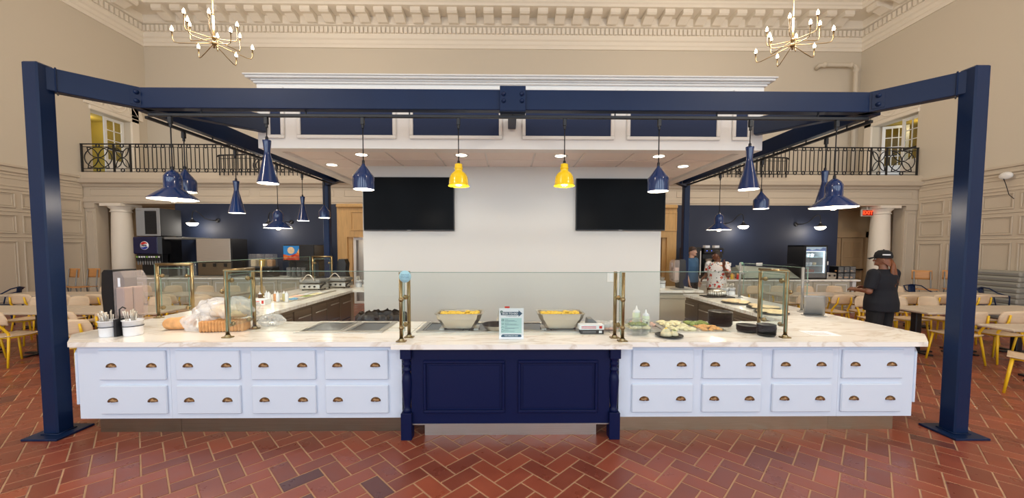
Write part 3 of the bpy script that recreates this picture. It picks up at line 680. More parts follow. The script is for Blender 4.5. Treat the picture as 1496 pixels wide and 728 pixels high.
cabinet_run(t, [(-3.163, YC), (-1.0, YC), (-1.0, 4.3), (-3.163, 4.3)], 0, 0, L2, YC, -3.163, -1.0, 'steel_dark')
t = thing('drawer_cabinet', 'long white cabinet with six drawers right of the blue centre unit', 'cabinet', (0, 0, 0))
cabinet_run(t, [(1.06, YC), (3.168, YC), (3.168, 4.3), (1.06, 4.3)], 0, 0, R1, YC, 1.062, 3.168, 'steel_warm')
# blue centre unit
t = thing('centre_cabinet', 'navy panelled cabinet with turned legs in the middle of the island', 'cabinet', (.03, 3.36, 0))
b = MB().box(-.93, .045, .135, .93, .9, CT-CH).build('carcass', M['navy_wood'], t)
MB().box(-.95, .04, .13, .95, .06, .14).build('bottom_rail', M['steel'], t)
for a, c in ((-.815, -.055), (.065, .815)):
    MB().frame(a, .245, c, .745, .045, .028, -.022, 'y', .007).build('panel_moulding', M['navy_wood'], t)
    MB().cbox(a+.05, .040, .295, c-.05, .046, .695, .002).build('panel', M['navy_wood'], t)
MB().box(-.82, .10, 0, .82, .5, .125).build('kick_plate', M['steel'], t)
for x in (-.97, .97):
    lg = MB().cbox(x-.05, 0, 0, x+.05, .1, .255, .004).cbox(x-.05, 0, .765, x+.05, .1, CT-CH, .004)
    lg.lathe([(.03, .25), (.042, .268), (.034, .285), (.028, .30), (.034, .34), (.043, .45), (.047, .55), (.042, .60), (.028, .635), (.040, .65), (.043, .662), (.028, .678), (.036, .70), (.044, .715), (.03, .735), (.044, .752), (.044, .768)], x, .05, 0, 20)
    lg.build('leg', M['navy_wood'], t)
# worktops: left L, centre, right L, rear run
def worktop(name, pts, label, z=CT):
    mb = MB(); n = len(pts); c = .006
    ctr = Vector((sum(p[0] for p in pts)/n, sum(p[1] for p in pts)/n))
    mb.prism(pts, z-CH, z-.004, 'z'); mb.prism(pts, z-.004, z, 'z') if False else mb.prism(pts, z-.0041, z, 'z')
    return mb.build(name, M['quartz'], label=label, category='worktop')
XI0, XI1 = -3.14, 3.31
worktop('worktop', [(-.985, 3.39), (-.985, 4.33), (XI0, 4.33), (XI0, 7.5), (-2.345, 7.5), (-2.345, 8.55), (-4.35, 8.55), (-4.35, 3.70), (-4.03, 3.39)], 'veined white quartz worktop of the left arm of the island')
worktop('worktop', [(1.055, 3.37), (3.93, 3.37), (4.25, 3.68), (4.25, 6.9), (XI1, 6.9), (XI1, 4.33), (1.055, 4.33)], 'veined white quartz worktop of the right arm of the island')
worktop('worktop', [(-1.05, 3.29), (1.13, 3.29), (1.05, 3.37), (1.05, 4.33), (-.98, 4.33), (-.98, 3.37)], 'veined white quartz worktop over the navy centre cabinet')
worktop('worktop', [(2.50, 7.43), (3.98, 7.43), (3.98, 8.3), (2.50, 8.3)], 'white quartz worktop beside the right edge of the grey wall')
# cabinets under the arms and the rear run
t = thing('arm_cabinet', 'white cabinet carcass under the left arm of the island', 'cabinet', (0, 0, 0))
MB().box(-4.24, 4.305, .1, -3.55, 8.5, CT-CH).build('carcass', M['sage'], t)
for k in range(4): MB().frame(4.5+k*.9, .2, 5.3+k*.9, .8, -4.24, .06, -.02, 'x').build('panel', M['sage'], t)
t = thing('arm_cabinet', 'cabinet carcass under the right arm of the island', 'cabinet', (0, 0, 0))
MB().box(3.75, 4.305, .1, 4.16, 6.85, CT-CH).build('carcass', M['sage'], t)
for k in range(3): MB().frame(4.4+k*.8, .2, 5.1+k*.8, .8, 4.16, .06, .02, 'x').build('panel', M['sage'], t)
t = thing('rear_cabinet', 'pale cabinet under the worktop beside the right edge of the grey wall', 'cabinet', (0, 0, 0))
MB().box(2.90, 7.5, .1, 3.94, 8.25, CT-CH).box(2.5, 8.2, .1, 2.9, 8.25, CT-CH).build('carcass', M['sage'], t)
MB().frame(2.98, .2, 3.86, .82, 7.5, .07, -.02).build('panel', M['sage'], t)
MB().box(2.52, 7.55, .1, 2.88, 8.2, CT-CH-.03).build('open_bay', M['black'], t)
for k in range(3): MB().box(2.55, 7.54, .3+k*.18, 2.85, 7.6, .31+k*.18).build('shelf', M['steel_dark'], t)
# refrigerated units facing the aisle
def undercounter(x, s_, y0, n, wd, label):
    t = thing('undercounter_fridge', label, 'fridge', (x, y0, 0)); L = n*wd
    a, b = sorted((0, -s_*.36)); MB().box(a, 0, .1, b, L, .86).build('housing', M['steel_dark'], t)
    for k in range(n):
        if k % 3 == 1:
            for j in range(2):
                d = MB().cbox(min(0, s_*.025), k*wd+.015, .15+j*.34, max(0, s_*.025), (k+1)*wd-.015, .47+j*.34, .004).build('drawer', M['steel_dark'], t)
                MB().cyl(.008, (s_*.05, k*wd+.1, .42+j*.34), (s_*.05, (k+1)*wd-.1, .42+j*.34), 8).build('handle', M['steel'], d)
        else:
            d = MB().cbox(min(0, s_*.025), k*wd+.015, .15, max(0, s_*.025), (k+1)*wd-.015, .83, .004).build('door', M['steel_dark'], t)
            MB().cyl(.01, (s_*.05, k*wd+.08, .72), (s_*.05, (k+1)*wd-.08, .72), 8).build('handle', M['steel'], d)
            for j in range(4): MB().box(min(s_*.025, s_*.032), k*wd+.08, .2+j*.06, max(s_*.025, s_*.032), (k+1)*wd-.08, .225+j*.06).build('louvre', M['black'], d)
undercounter(-3.18, 1, 4.45, 6, .5, 'dark steel undercounter fridges along the inside of the left arm')
undercounter(3.35, -1, 4.42, 5, .49, 'dark steel undercounter fridges along the inside of the right arm')
t = thing('refuse_bin', 'bin with a black plastic liner behind the left worktop', 'bin', (-1.6, 4.68, 0))
MB().lathe([(.2, 0), (.22, .9), (.23, .94)], n=24, sx=1.1).build('body', M['black'], t)
def liner(u, v):
    a = 2*pi*u; r = .24+.02*sin(9*a)+.014*sin(23*a+2); z = .965+.012*sin(13*a)+.008*sin(29*a)-.22*v
    if v < .2: r -= .03
    return (r*cos(a)*1.25, r*sin(a), z)
MB().grid(liner, 72, 5).build('liner', M['black'], t)

# ------------------------------------------------------------------ glass guards with brass posts
def gpost(t, x, y, z0, z1, mat_='brass'):
    return MB().cyl(.017, (x, y, z0+.02), (x, y, z1), 12).cbox(x-.045, y-.03, z0, x+.045, y+.03, z0+.012, .004).lathe([(.028, z0+.012), (.022, z0+.03)], x, y, 0, 14).build('post', M[mat_], t)
def clamp(p, x, y, z, dx, dy, mat_='brass'):
    MB().cyl(.012, (x-dx*.2, y-dy*.2, z), (x+dx, y+dy, z), 8).ball(x+dx, y+dy, z, .024, n=10, m=6).build('clamp', M[mat_], p)
def gpane(t, x0, y0, x1, y1, z0, z1):
    mb = MB(); beam(mb, (x0, y0), (x1, y1), .010, z0, z1, .0015); o = mb.build('pane', M['glass'], t)
    e = MB(); beam(e, (x0, y0), (x1, y1), .0115, z1, z1+.005, .001); d = (Vector((x1, y1))-Vector((x0, y0))).normalized()*.002
    for p in ((x0, y0), (x1, y1)): beam(e, (p[0]-d.x, p[1]-d.y), (p[0]+d.x, p[1]+d.y), .0115, z0, z1, .001)
    e.build('pane_edge', M['glass_edge'], o)
GT = 1.565
def front_guard(x0, x1, y, label, ends):
    t = thing('glass_guard', label, 'glass guard', ((x0+x1)/2, y, CT)); o = Vector(((x0+x1)/2, y))
    gpane(t, x0-o.x+.03, -.045, x1-o.x-.03, -.045, .07, GT-CT)
    for x, full in ((x0, ends[0]), (x1, ends[1])):
        xx = x-o.x; ins = .03 if x == x0 else -.03
        ps = [gpost(t, xx, 0, 0, GT-CT+.0)]
        if full:                                         # an end frame, running back
            ps.append(gpost(t, xx, .38, 0, GT-CT)); MB().cyl(.017, (xx, -.012, GT-CT), (xx, .392, GT-CT), 12).build('top_rail', M['brass'], t)
            gpane(t, xx, .04, xx, .34, .1, GT-CT-.04)
            for z in (.12, .55): clamp(ps[1], xx, .36, z, 0, -.06); clamp(ps[0], xx, .02, z, 0, .05)
            clamp(ps[0], xx, 0, .44, -ins*2.4, .05)
        else:
            clamp(ps[0], xx, 0, .40, ins*.6, -.055); clamp(ps[0], xx, 0, .14, ins*.6, -.055)
    return t
front_guard(-.985, 1.07, 3.40, 'wide clear glass guard on brass posts over the centre worktop', (0, 0))
front_guard(-2.70, -.955, 3.56, 'clear glass guard with brass end frame over the left front worktop', (1, 0))
front_guard(1.035, 2.70, 3.53, 'clear glass guard with brass end frame over the right front worktop', (0, 1))
def arm_guard(x, s_, y0, y1, mids, label, m0='brass'):
    t = thing('glass_guard', label, 'glass guard', (x, y0, CT)); H_ = .66
    for y, mt in ((0, 'brass'), (y1-y0, 'brass')):
        a = gpost(t, 0, y, 0, H_, m0 if y == 0 else mt); b = gpost(t, s_*.42, y, 0, H_, m0 if y == 0 else mt)
        MB().cyl(.017, (-.012*s_, y, H_), (s_*.432, y, H_), 12).build('top_rail', M['brass'], t)
        gpane(t, s_*.04, y, s_*.38, y, .1, H_-.05)
        for z in (.13, .52): clamp(a, 0, y, z, s_*.06, 0); clamp(b, s_*.42, y, z, -s_*.06, 0)
    gpane(t, -s_*.045, .02, -s_*.045, y1-y0-.02, .06, H_)
    for y in mids: q = gpost(t, s_*.1, y-y0, 0, H_-.02); clamp(q, s_*.1, y-y0, .45, -s_*.13, 0)
arm_guard(-4.28, 1, 4.55, 8.15, [6.3], 'clear glass guard with brass frames along the left arm')
t = thing('glass_guard', 'clear glass guard on two pale posts along the right arm', 'glass guard', (4.0, 4.95, CT))
for x, y in ((0, 0), (.06, 1.45)): q = gpost(t, x, y, 0, .61, 'grey_metal'); clamp(q, x, y, .42, .06, 0, 'grey_metal')
gpane(t, .065, 0, .125, 1.45, .06, .60)
# ------------------------------------------------------------------ things on the island
Z = CT+.0005
def dispenser(x, y, z, rz, label, h=.64):
    t = thing('cup_dispenser', label, 'dispenser', (x, y, z), rz)
    MB().prism([(-.17, .02), (-.17, .04), (-.12, .16), (-.2, .22), (-.22, .4), (-.2, h-.03), (-.16, h), (-.02, h), (-.02, .1), (-.04, .03), (-.04, 0), (-.17, 0)][::-1], -.12, .12, 'y').build('back_housing', M['black'], t)
    c = MB().prism([(-.018, .14), (.06, .12), (.15, .16), (.17, .3), (.165, h-.08), (.1, h-.01), (-.018, h-.02)], -.115, .115, 'y').build('clear_cover', M['acrylic'], t)
    for j in range(2):
        MB().cbox(-.012, -.10+j*.105, .17, .12, -.005+j*.105, h-.18, .01).build('napkins', mat('tan_napkins', (184, 162, 150), .8), t)
    MB().box(.06, -.117, h-.17, .10, -.1155, h-.08).build('tag', M['paper'], c)
    t.scale = (.70, .9, 1)
    return t
dispenser(-3.95, 3.86, Z, radians(-8), 'tall black and smoky clear napkin dispenser on the left front corner')
def crock(x, y, z, r, h, label, fill, group=None):
    t = thing('white_crock', label, 'crock', (x, y, z), group=group)
    MB().lathe([(.001, 0), (r*.9, 0), (r*.94, .01), (r, h), (r+.006, h), (r+.006, h-.008), (r-.006, h-.005), (r*.86, .012), (.001, .012)], n=24).build('body', M['ceramic'], t)
    MB().tube([((r+.002)*cos(i*pi/12), (r+.002)*sin(i*pi/12), h*.62) for i in range(24)], .004, 5, True).build('wire_band', M['iron'], t)
    if fill:
        m = MB(); n = 22 if r > .06 else 6
        for i in range(n):
            a = random.uniform(0, 6.28); q = random.uniform(.1, .7)*r; L = h+random.uniform(.04, .1)
            p = Vector((q*cos(a)*.4, q*sin(a)*.4, .015)); e = Vector((q*cos(a)*1.25-(.03 if fill == 'cut' else 0), q*sin(a)*1.25, L)); m.tube([p, p.lerp(e, .7), e], [.003, .003, .006], 5)
        m.build('cutlery', M['steel'], t, kind='stuff')
    return t
crock(-3.90, 3.63, Z, .077, .155, 'white cutlery crock full of slanted knives beside the napkin dispenser', 'cut')
crock(-3.71, 3.67, Z, .077, .155, 'white cutlery crock with spoons, right of the knife crock', 'cut2')
t = thing('wire_caddy', 'black wire caddy standing between the two cutlery crocks', 'caddy', (-3.805, 3.64, Z)); MB().box(-.012, -.05, 0, .012, .05, .17).tube([(0, 0, .17), (0, 0, .26), (0, .03, .28), (0, .06, .26)], .006, 6).build('stand', M['iron'], t)

def loaf(u, v, L, W_, H_):
    a = 2*pi*v; x = (u-.5)*L; q = max(.02, 1-abs(2*u-1)**3.2)**.5
    return (x, W_/2*cos(a)*q*(1+.05*sin(9*u+3*v)), H_/2*(1+sin(a)*(q if sin(a) > 0 else min(1, q*1.2)))*(1+.03*sin(13*u)))
def bread(x, y, z, rz, L, W_, H_, label, m='crust', slices=False):
    t = thing('bread_loaf', label, 'bread', (x, y, z), rz)
    if slices:
        n = 14
        for i in range(n):
            MB().cbox(-L/2+i*L/n+.002, -W_/2, 0, -L/2+(i+1)*L/n-.001, W_/2, H_, .012).build('slice', M['crust'], t)
    else: MB().grid(lambda u, v: loaf(u, v, L, W_, H_), 22, 18).build('crust', M[m], t)
    return t
bread(-3.48, 3.93, Z, .15, .30, .16, .13, 'pale crusty roll loaf in film, leftmost of the breads')
bread(-2.95, 3.86, Z, .12, .42, .16, .115, 'brown sliced sandwich loaf lying in front of the other breads', slices=True)
bread(-2.98, 3.98, Z+.118, -.1, .42, .22, .14, 'pale round-topped loaf in film lying on the sliced loaf', 'crumb')
bread(-3.2, 4.2, Z, .5, .3, .2, .16, 'pale loaf in crumpled film behind the others', 'crumb')
def film(x, y, z, rx, ry, rz_, label, seed, parent=None):
    rnd = random.Random(seed); ph = [rnd.uniform(0, 6.28) for _ in range(12)]
    def f(u, v):
        a = 2*pi*u; b = pi*(v-.5)*.98
        n = 1+.13*sin(5*a+ph[0]+4*v)+.10*sin(9*a+ph[1]-7*v)+.09*sin(17*v+ph[2]+3*a)+.07*sin(23*a+ph[3]+13*v)
        return (rx*cos(a)*cos(b)*n, ry*sin(a)*cos(b)*n, max(.001, rz_*(1+sin(b)*n*.98)))
    t = thing('film_bag', label, 'plastic bag', (x, y, z)); MB().grid(f, 64, 30, False).build('film', M['film'], t); return t
film(-3.22, 3.88, Z, .15, .11, .085, 'crumpled clear bag between the leftmost loaf and the sliced loaf', 1)
film(-3.34, 4.12, Z, .11, .10, .13, 'tall crumpled clear bag standing behind the leftmost loaf', 2)
film(-2.98, 3.99, Z+.115, .27, .15, .10, 'clear bag wrapped around the loaf lying on top', 3)
film(-2.62, 4.1, Z, .12, .1, .06, 'clear bag on the left worktop behind the brass end frame', 5)
t = thing('grey_card', 'curved grey plastic card standing behind the bagged breads', 'card', (-3.42, 4.62, Z), .3)
MB().slab(lambda u, v: (u*.16-.08+.05*v*v-.05, .06*(1-v)**2, v*.2), 6, 8, (0, 1, 0), .006).build('sheet', M['grey_metal'], t)

# drop-in wells
def well(name, x0, x1, y0, y1, pans, label, lid='black_gloss', food=None):
    t = thing(name, label, 'food well', (x0, y0, Z)); L, D = x1-x0, y1-y0
    m = MB(); w_ = .05; n = len(pans)
    m.cbox(0, 0, 0, L, w_, .012, .003).cbox(0, D-w_, 0, L, D, .012, .003)
    xs = [0]+[p for p in pans]
    for i in range(n): a = pans[i][0]; m.cbox(a-w_ if a > .001 else 0, w_, 0, a if a > .001 else w_, D-w_, .012, .003)
    m.cbox(L-w_, w_, 0, L, D-w_, .012, .003).build('rim', M['steel'], t)
    for i, (a, b, mt) in enumerate(pans):
        a = max(a, w_); p = MB().box(a, w_, 0, b, D-w_, .004)
        p.frame(a, 0, b, .001, 0, .0001, .0001) if False else None
        o = p.build('pan', M[mt], t)
        MB().tube([(a+.02, w_+.02, .008), (b-.02, w_+.02, .008), (b-.02, D-w_-.02, .008), (a+.02, D-w_-.02, .008)], .006, 5, True).build('pan_rim', M['steel'], o)
    return t
M['pan_grey'] = mat('pan_grey_steel', (92, 98, 102), .3, .8)  # plain dark grey steel for well pans and flatbread trays
M['hob'] = mat('hob_glass', (40, 44, 48), .12)
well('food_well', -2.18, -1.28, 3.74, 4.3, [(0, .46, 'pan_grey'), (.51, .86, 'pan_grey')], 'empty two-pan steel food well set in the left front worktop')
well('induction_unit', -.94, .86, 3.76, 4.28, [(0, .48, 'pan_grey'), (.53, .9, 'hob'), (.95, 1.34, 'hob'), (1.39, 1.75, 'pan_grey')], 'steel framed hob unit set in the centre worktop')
w2 = well('food_well', 1.36, 2.30, 3.74, 4.3, [(0, .30, 'steel'), (.34, .62, 'steel'), (.66, .90, 'steel')], 'steel food well with filled pans in the right front worktop')
w3 = well('food_well', -3.87, -3.40, 6.0, 7.35, [(0, .43, 'steel')], 'long steel food well with small pans on the left arm')
def heap(w_, x0, y0, x1, y1, n, m, seed, r=.03, z=.01):
    rnd = random.Random(seed); mb = MB()
    for i in range(n): s_ = r*rnd.uniform(.6, 1.2); mb.ball(rnd.uniform(x0, x1), rnd.uniform(y0, y1), z+s_*.3, s_, s_*rnd.uniform(.6, 1.2), s_*.5, 7, 4)
    return mb.build('food', m, w_, kind='stuff')
GREEN = mat('salad_leaf', (136, 150, 70), .6, var=.3, vscale=30); PINK = mat('sliced_ham', (222, 178, 160), .6, var=.15, vscale=20)
CHEESE = mat('shredded_cheese', (236, 224, 180), .6, var=.15, vscale=30); ORANGE = mat('grated_carrot', (226, 168, 104), .6, var=.2, vscale=30); EGG = mat('egg_yellow', (240, 200, 70), .5, var=.15, vscale=30)
heap(w2, .06, .28, .28, .5, 50, PINK, 1); heap(w2, .36, .28, .6, .5, 40, CHEESE, 2); heap(w2, .36, .06, .6, .22, 40, CHEESE, 5); heap(w2, .68, .3, .88, .5, 40, GREEN, 3); heap(w2, .68, .06, .88, .26, 40, ORANGE, 4)
for k in range(8):
    o = MB().frame(.06+.19*(k % 2), 0, .23+.19*(k % 2), .28, 0, .012, .012).xf(Matrix.Translation((0, .08+.31*(k//2), .008)) @ Matrix.Rotation(radians(-90), 4, 'X') @ Matrix.Scale(-1, 4, (0, 0, 1))).build('food_pan', M['steel'], w3)
    MB().box(.075+.19*(k % 2), .095+.31*(k//2), .004, .215+.19*(k % 2), .345+.31*(k//2), .01).build('food', (CHEESE, M['film'], PINK, GREEN, M['ceramic'], CHEESE, M['film'], M['ceramic'])[k], w3)
heap(w3, .3, .03, .42, .12, 8, mat('blue_wrapper', (110, 170, 210), .5), 9, .04)

def foil_pan(x, y, label):
    t = thing('foil_pan', label, 'pan', (x, y, Z+.012)); w0, w1, d0, d1, h = .155, .25, .10, .15, .175
    def ring(wx, dy, z, c=.04): return [(sx*(wx-(c if i else 0)), sy*(dy-(0 if i else c)), z) for sx, sy, o in ((1, -1, (1, 0)), (1, 1, (0, 1)), (-1, 1, (1, 0)), (-1, -1, (0, 1))) for i in o]
    L = [(w0, d0, .01), (w0+.012, d0+.01, .02), (w1-.03, d1-.02, .11), (w1-.025, d1-.015, .112), (w1-.012, d1-.006, .165), (w1, d1, .166), (w1, d1, .175), (w1-.02, d1-.016, .172), (w1-.03, d1-.02, .12)]
    vs = []; 
    for a in L: vs += ring(*a)
    MB().add(vs, [tuple(range(8))[::-1]]+[(j*8+i, j*8+(i+1) % 8, j*8+8+(i+1) % 8, j*8+8+i) for j in range(len(L)-1) for i in range(8)]).build('pan', M['aluminium'], t)
    MB().box(-w1+.05, -d1+.04, .11, w1-.05, d1-.04, .150).build('food', EGG, t)
    heap(t, -w1+.06, -d1+.05, w1-.06, d1-.05, 60, EGG, 3, .026, .152)
    MB().box(-w0-.05, -d0, 0, -w0-.0, d0, .012).box(w0, -d0, 0, w0+.05, d0, .012).build('stand', M['steel'], t)
foil_pan(-.51, 3.93, 'large foil pan of yellow food on the left side of the hob unit')
foil_pan(.56, 3.93, 'large foil pan of yellow food on the right side of the hob unit')
t = thing('skillet', 'small black skillet with a steel handle behind the sign', 'pan', (-.135, 3.86, Z+.012))
MB().lathe([(.001, 0), (.09, 0), (.13, .06), (.135, .06), (.095, .008), (.001, .006)], n=28).build('bowl', M['black'], t)
MB().lathe([(.091, 0), (.131, .055)], n=28).build('side', M['steel'], t)
MB().tube([(.02, .125, .055), (.03, .2, .09), (.04, .3, .13), (.045, .34, .14)], [.012, .009, .012, .014], 8).build('handle', M['steel'], t)

# the counter sign
t = thing('counter_sign', 'white portrait counter sign with a dark arrow standing on the centre worktop', 'sign', (.035, 3.48, Z))
MB().cbox(-.117, 0, 0, .117, .006, .298, .002).box(-.117, 0, 0, .117, .08, .004).build('panel', M['paper'], t)
DK = mat('sign_slate_blue', (50, 84, 108), .6); TEAL = mat('sign_pale_teal', (186, 220, 218), .6); DG = mat('sign_dark_green', (42, 92, 92), .6)
a = MB().prism([(-.10, .232), (.068, .232), (.068, .217), (.105, .248), (.068, .279), (.068, .264), (-.10, .264)], -.001, 0, 'y').build('arrow', DK, t)
MB().lathe([(0, -.0016), (.014, -.0016), (.014, 0)], -.093, 0, .262, 18, axis='y').build('badge', DG, t)
text('badge_text', 'go', .016, M['paper'], t, (-.093, -.002, .263)); text('heading', 'ECO TO-GO', .026, M['paper'], t, (-.012, -.0016, .248), bold=.0006)
text('subheading', 'AT DINING VENUES', .011, DK, t, (0, -.0006, .222))
MB().box(-.098, -.001, .06, .098, 0, .205).build('text_panel', TEAL, t)
for i, (hd, y) in enumerate((('RETURN', .192), ('SANITIZE', .157), ('REUSE', .122), ('RECYCLE', .090))):
    text('line', hd, .008, DK, t, (-.062, -.0016, y), align='LEFT')
    for j in range(2 if i < 3 else 1): MB().box(-.062, -.0016, y-.0125-j*.007, .03+.02*((i+j) % 3), -.001, y-.0105-j*.007).build('text_rule', DK, t)
    m = MB()
    if i == 3:
        for k in range(3): q = k*2*pi/3+pi/2; m.tube([(-.082+.012*cos(q+s_), -.0016, y-.006+.012*sin(q+s_)) for s_ in (-.35, .35, .9)], .0028, 4)
    elif i == 0: m.frame(-.092, y-.016, -.072, y+.002, -.0016, .004, .0006, c=.0002)
    elif i == 1: m.tube([(-.082+.008*cos(k*pi/8), -.0016, y-.007+.008*sin(k*pi/8)) for k in range(16)], .0014, 4, True)
    else: m.tube([(-.082+.011*cos(k*pi/8), -.0016, y-.012+.011*sin(k*pi/8)) for k in range(9)], .0022, 4)
    m.build('icon', DK if i == 3 else DG, t)
MB().prism([(-.1, .03), (-.09, .022), (.09, .022), (.1, .032), (.092, .038), (.096, .044), (.08, .048), (-.085, .048)], -.001, 0, 'y').build('banner', DK, t)
text('footer', 'FOR TAKE-OUT ONLY', .013, M['paper'], t, (0, -.0016, .036), bold=.0003)
MB().box(-.06, -.0012, .0265, .06, -.001, .0275).build('text_rule', TEAL, t)
t = thing('red_clip', 'small red clip behind the top of the white counter sign', 'clip', (-.005, 3.495, Z)); MB().cbox(-.004, -.003, 0, .004, .003, .3).cbox(-.024, -.006, .296, .024, .006, .314, .004).build('clip', M['red'], t)

t = thing('round_sticker', 'round pale blue sticker on the centre guard beside the left brass posts', 'sticker', (-.93, 3.348, 1.53)); BLUE = mat('sticker_blue', (168, 214, 226), .5)
MB().lathe([(0, -.001), (.055, -.001), (.055, .001)], n=28, axis='y').build('disc', BLUE, t)
for i, s_ in enumerate(('PLEASE ASK FOR', 'ASSISTANCE WITH', 'FOOD ALLERGIES')): text('line', s_, .0095, DK, t, (0, -.0014, .018-.014*i))

def carton(x, y, z, w_, d, h, m1, m2, label):
    t = thing('carton', label, 'box', (x, y, z)); MB().cbox(-w_/2, 0, 0, w_/2, d, h, .003).build('box', M[m1] if m1 in M else m1, t)
    MB().box(w_/2-.05, -.001, h*.25, w_/2-.02, 0, h*.8).build('logo', M['red'] if m1 != 'black' else M['ceramic'], t)
    for k in range(2): MB().box(-w_/2+.02, -.001, h*(.3+.28*k), w_/2-.08, 0, h*(.42+.28*k)).build('print', M[m2], t)
    return t
carton(.855, 3.69, Z, .235, .10, .042, 'black', 'grey_metal', 'flat black glove carton under the white and red carton')
carton(.85, 3.69, Z+.043, .25, .10, .05, 'paper', 'red', 'flat white and red glove carton on the black carton')
t = thing('gloves', 'heap of tan plastic gloves and wraps beside the cartons', 'gloves', (1.06, 3.86, Z)); heap(t, -.1, -.04, .1, .1, 40, PINK, 6, .05, .02); heap(t, -.1, -.04, .12, .08, 30, M['film'], 7, .06, .04)
t = thing('grey_box', 'small grey wedge box behind the glove cartons', 'box', (.90, 3.86, Z)); MB().prism([(-.07, 0), (.07, 0), (.07, .06), (0, .12), (-.05, .12)], 0, .12, 'y').build('box', M['grey_metal'], t)

def clamshell(x, y, label):
    t = thing('salad_tray', label, 'salad', (x, y, Z))
    for i in range(3): MB().lathe([(.001, .002), (.10, .002), (.15, .05), (.155, .05)], 0, 0, i*.018, 8, False, sx=1.0, sy=.75).build('tray', M['clear'], t)
    MB().lathe([(.15, .09), (.12, .15), (.05, .165), (.001, .165)], 0, 0, 0, 8, False, sx=1.0, sy=.75).build('lid', M['clear'], t)
    heap(t, -.09, -.06, .09, .06, 90, CHEESE, 11, .03, .07); heap(t, -.08, -.05, .07, .05, 60, GREEN, 12, .022, .10); return t
clamshell(1.31, 3.68, 'clear plastic tray of green salad right of the brass posts')
def squeeze(x, y, z, m, label, s_=1., group=None):
    t = thing('squeeze_bottle', label, 'bottle', (x, y, z), group=group)
    MB().lathe([(.001, 0), (.034*s_, 0), (.036*s_, .01*s_), (.036*s_, .16*s_), (.03*s_, .175*s_)], n=18).build('body', m, t)
    MB().lathe([(.034*s_, .172*s_), (.034*s_, .185*s_), (.012*s_, .2*s_), (.004*s_, .235*s_), (.001, .236*s_)], n=14).build('cap', M['ceramic'], t)
    if s_ > .9: MB().box(-.008, -.0365, .09, .008, -.035, .115).build('print', M['black'], t)
PALEG = mat('pale_dressing', (226, 234, 208), .35)
squeeze(1.36, 3.86, Z, PALEG, 'taller pale squeeze bottle behind the salad tray', 1.12); squeeze(1.43, 3.78, Z, PALEG, 'shorter pale squeeze bottle right of its taller twin', 1.0)
t = thing('plate', 'black plate carrying two wraps on the right front worktop', 'plate', (1.59, 3.585, Z))
MB().lathe([(.001, .003), (.085, .003), (.13, .02), (.132, .016), (.09, 0), (.001, 0)], n=32).build('dish', M['black'], t)
BUN = mat('cream_bun', (232, 220, 180), .6, var=.15, vscale=25)
for i, (x, y, r) in enumerate(((-.03, 0, .055), (.055, .01, .04))):
    t = thing('wrap', ('larger cream wrap with dark filling on the black plate', 'smaller cream wrap on the black plate')[i], 'food', (1.59+x, 3.585+y, Z+.004))
    MB().lathe([(.001, 0), (r, .004), (r*.95, r*.6), (r*.5, r*1.3), (r*.3, r*1.45)], n=14, sy=.8).build('wrap', BUN, t)
    heap(t, -r*.25, -r*.2, r*.25, r*.2, 9, EGG if i == 0 else GREEN, 20+i, .012, r*1.35)
def bowls(x, y, n, r, label):
    for i in range(n):
        t = thing('black_bowl', label % ('topmost' if i == n-1 else 'lowest' if i == 0 else ORD[i]+' lowest'), 'bowl', (x+random.uniform(-.003, .003), y, Z+i*.0145), group='black bowls on the right worktop')
        MB().lathe([(.001, .002), (r*.86, .002), (r*.93, .012), (r, .026), (r*1.01, .026), (r*.99, .028), (r*.9, .014), (.001, .01)], n=26).build('shell', M['black'], t)
bowls(2.405, 4.12, 10, .125, '%s black bowl of the tall stack on the right worktop'); bowls(2.50, 3.80, 4, .10, '%s black bowl of the low flat stack left of the brass post'); bowls(2.58, 3.62, 7, .085, '%s black bowl of the front stack beside the brass post')
t = thing('grey_stand', 'curved grey metal stand leaning on the right worktop', 'stand', (3.93, 4.62, Z), radians(-12))
MB().slab(lambda u, v: (u*.24-.12-.05*v+.03*(1-v)**2, .03-.06*v+.09*(1-v)**2, .004+v*.27), 8, 10, (0, 1, 0), .006).box(-.12, -.0, 0, .12, .12, .006).build('sheet', M['grey_metal'], t)
t = thing('paper_notice', 'white paper notice lying flat on the right front worktop', 'paper', (3.2, 3.72, Z), radians(-6))
MB().box(-.14, -.11, 0, .14, .10, .001).build('sheet', M['paper'], t)
for k in range(4): MB().box(-.12, -.08+k*.03, .001, .06, -.07+k*.03, .0012).build('print', M['grey_metal'], t)
for i, (x, y, r, lb) in enumerate(((3.60, 5.75, .21, 'tray of pale flatbreads farthest along the right arm'), (3.68, 5.25, .21, 'tray of flatbreads in the middle of the right arm'), (3.52, 4.86, .20, 'tray of flatbreads on the right arm nearest the front'))):
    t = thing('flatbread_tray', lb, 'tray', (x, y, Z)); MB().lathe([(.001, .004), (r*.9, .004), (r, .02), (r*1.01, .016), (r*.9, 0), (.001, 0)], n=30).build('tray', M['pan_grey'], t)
    for k in range(5): a = k*1.26+i; MB().grid(lambda u, v: loaf(u, v, .2, .15, .035), 14, 10).xf(Matrix.Translation((r*.5*cos(a), r*.5*sin(a), .008+.012*(k % 2))) @ Matrix.Rotation(a*2, 4, 'Z')).build('flatbread', M['crumb'], t)
t = thing('cake_dome', 'fluted steel cake tin on a black tray at the end of the right arm', 'tin', (3.72, 6.5, Z)); MB().cbox(-.24, -.16, 0, .24, .16, .015).build('tray', M['black'], t)
m = MB()
for k in range(24): a = k*pi/12; m.cyl(.018, (.15*cos(a), .1*sin(a), .016), (.14*cos(a), .095*sin(a), .11), 6)
m.lathe([(.145, .016), (.14, .11), (.1, .125), (.001, .13)], n=24, sy=.68).build('tin', M['steel'], t)
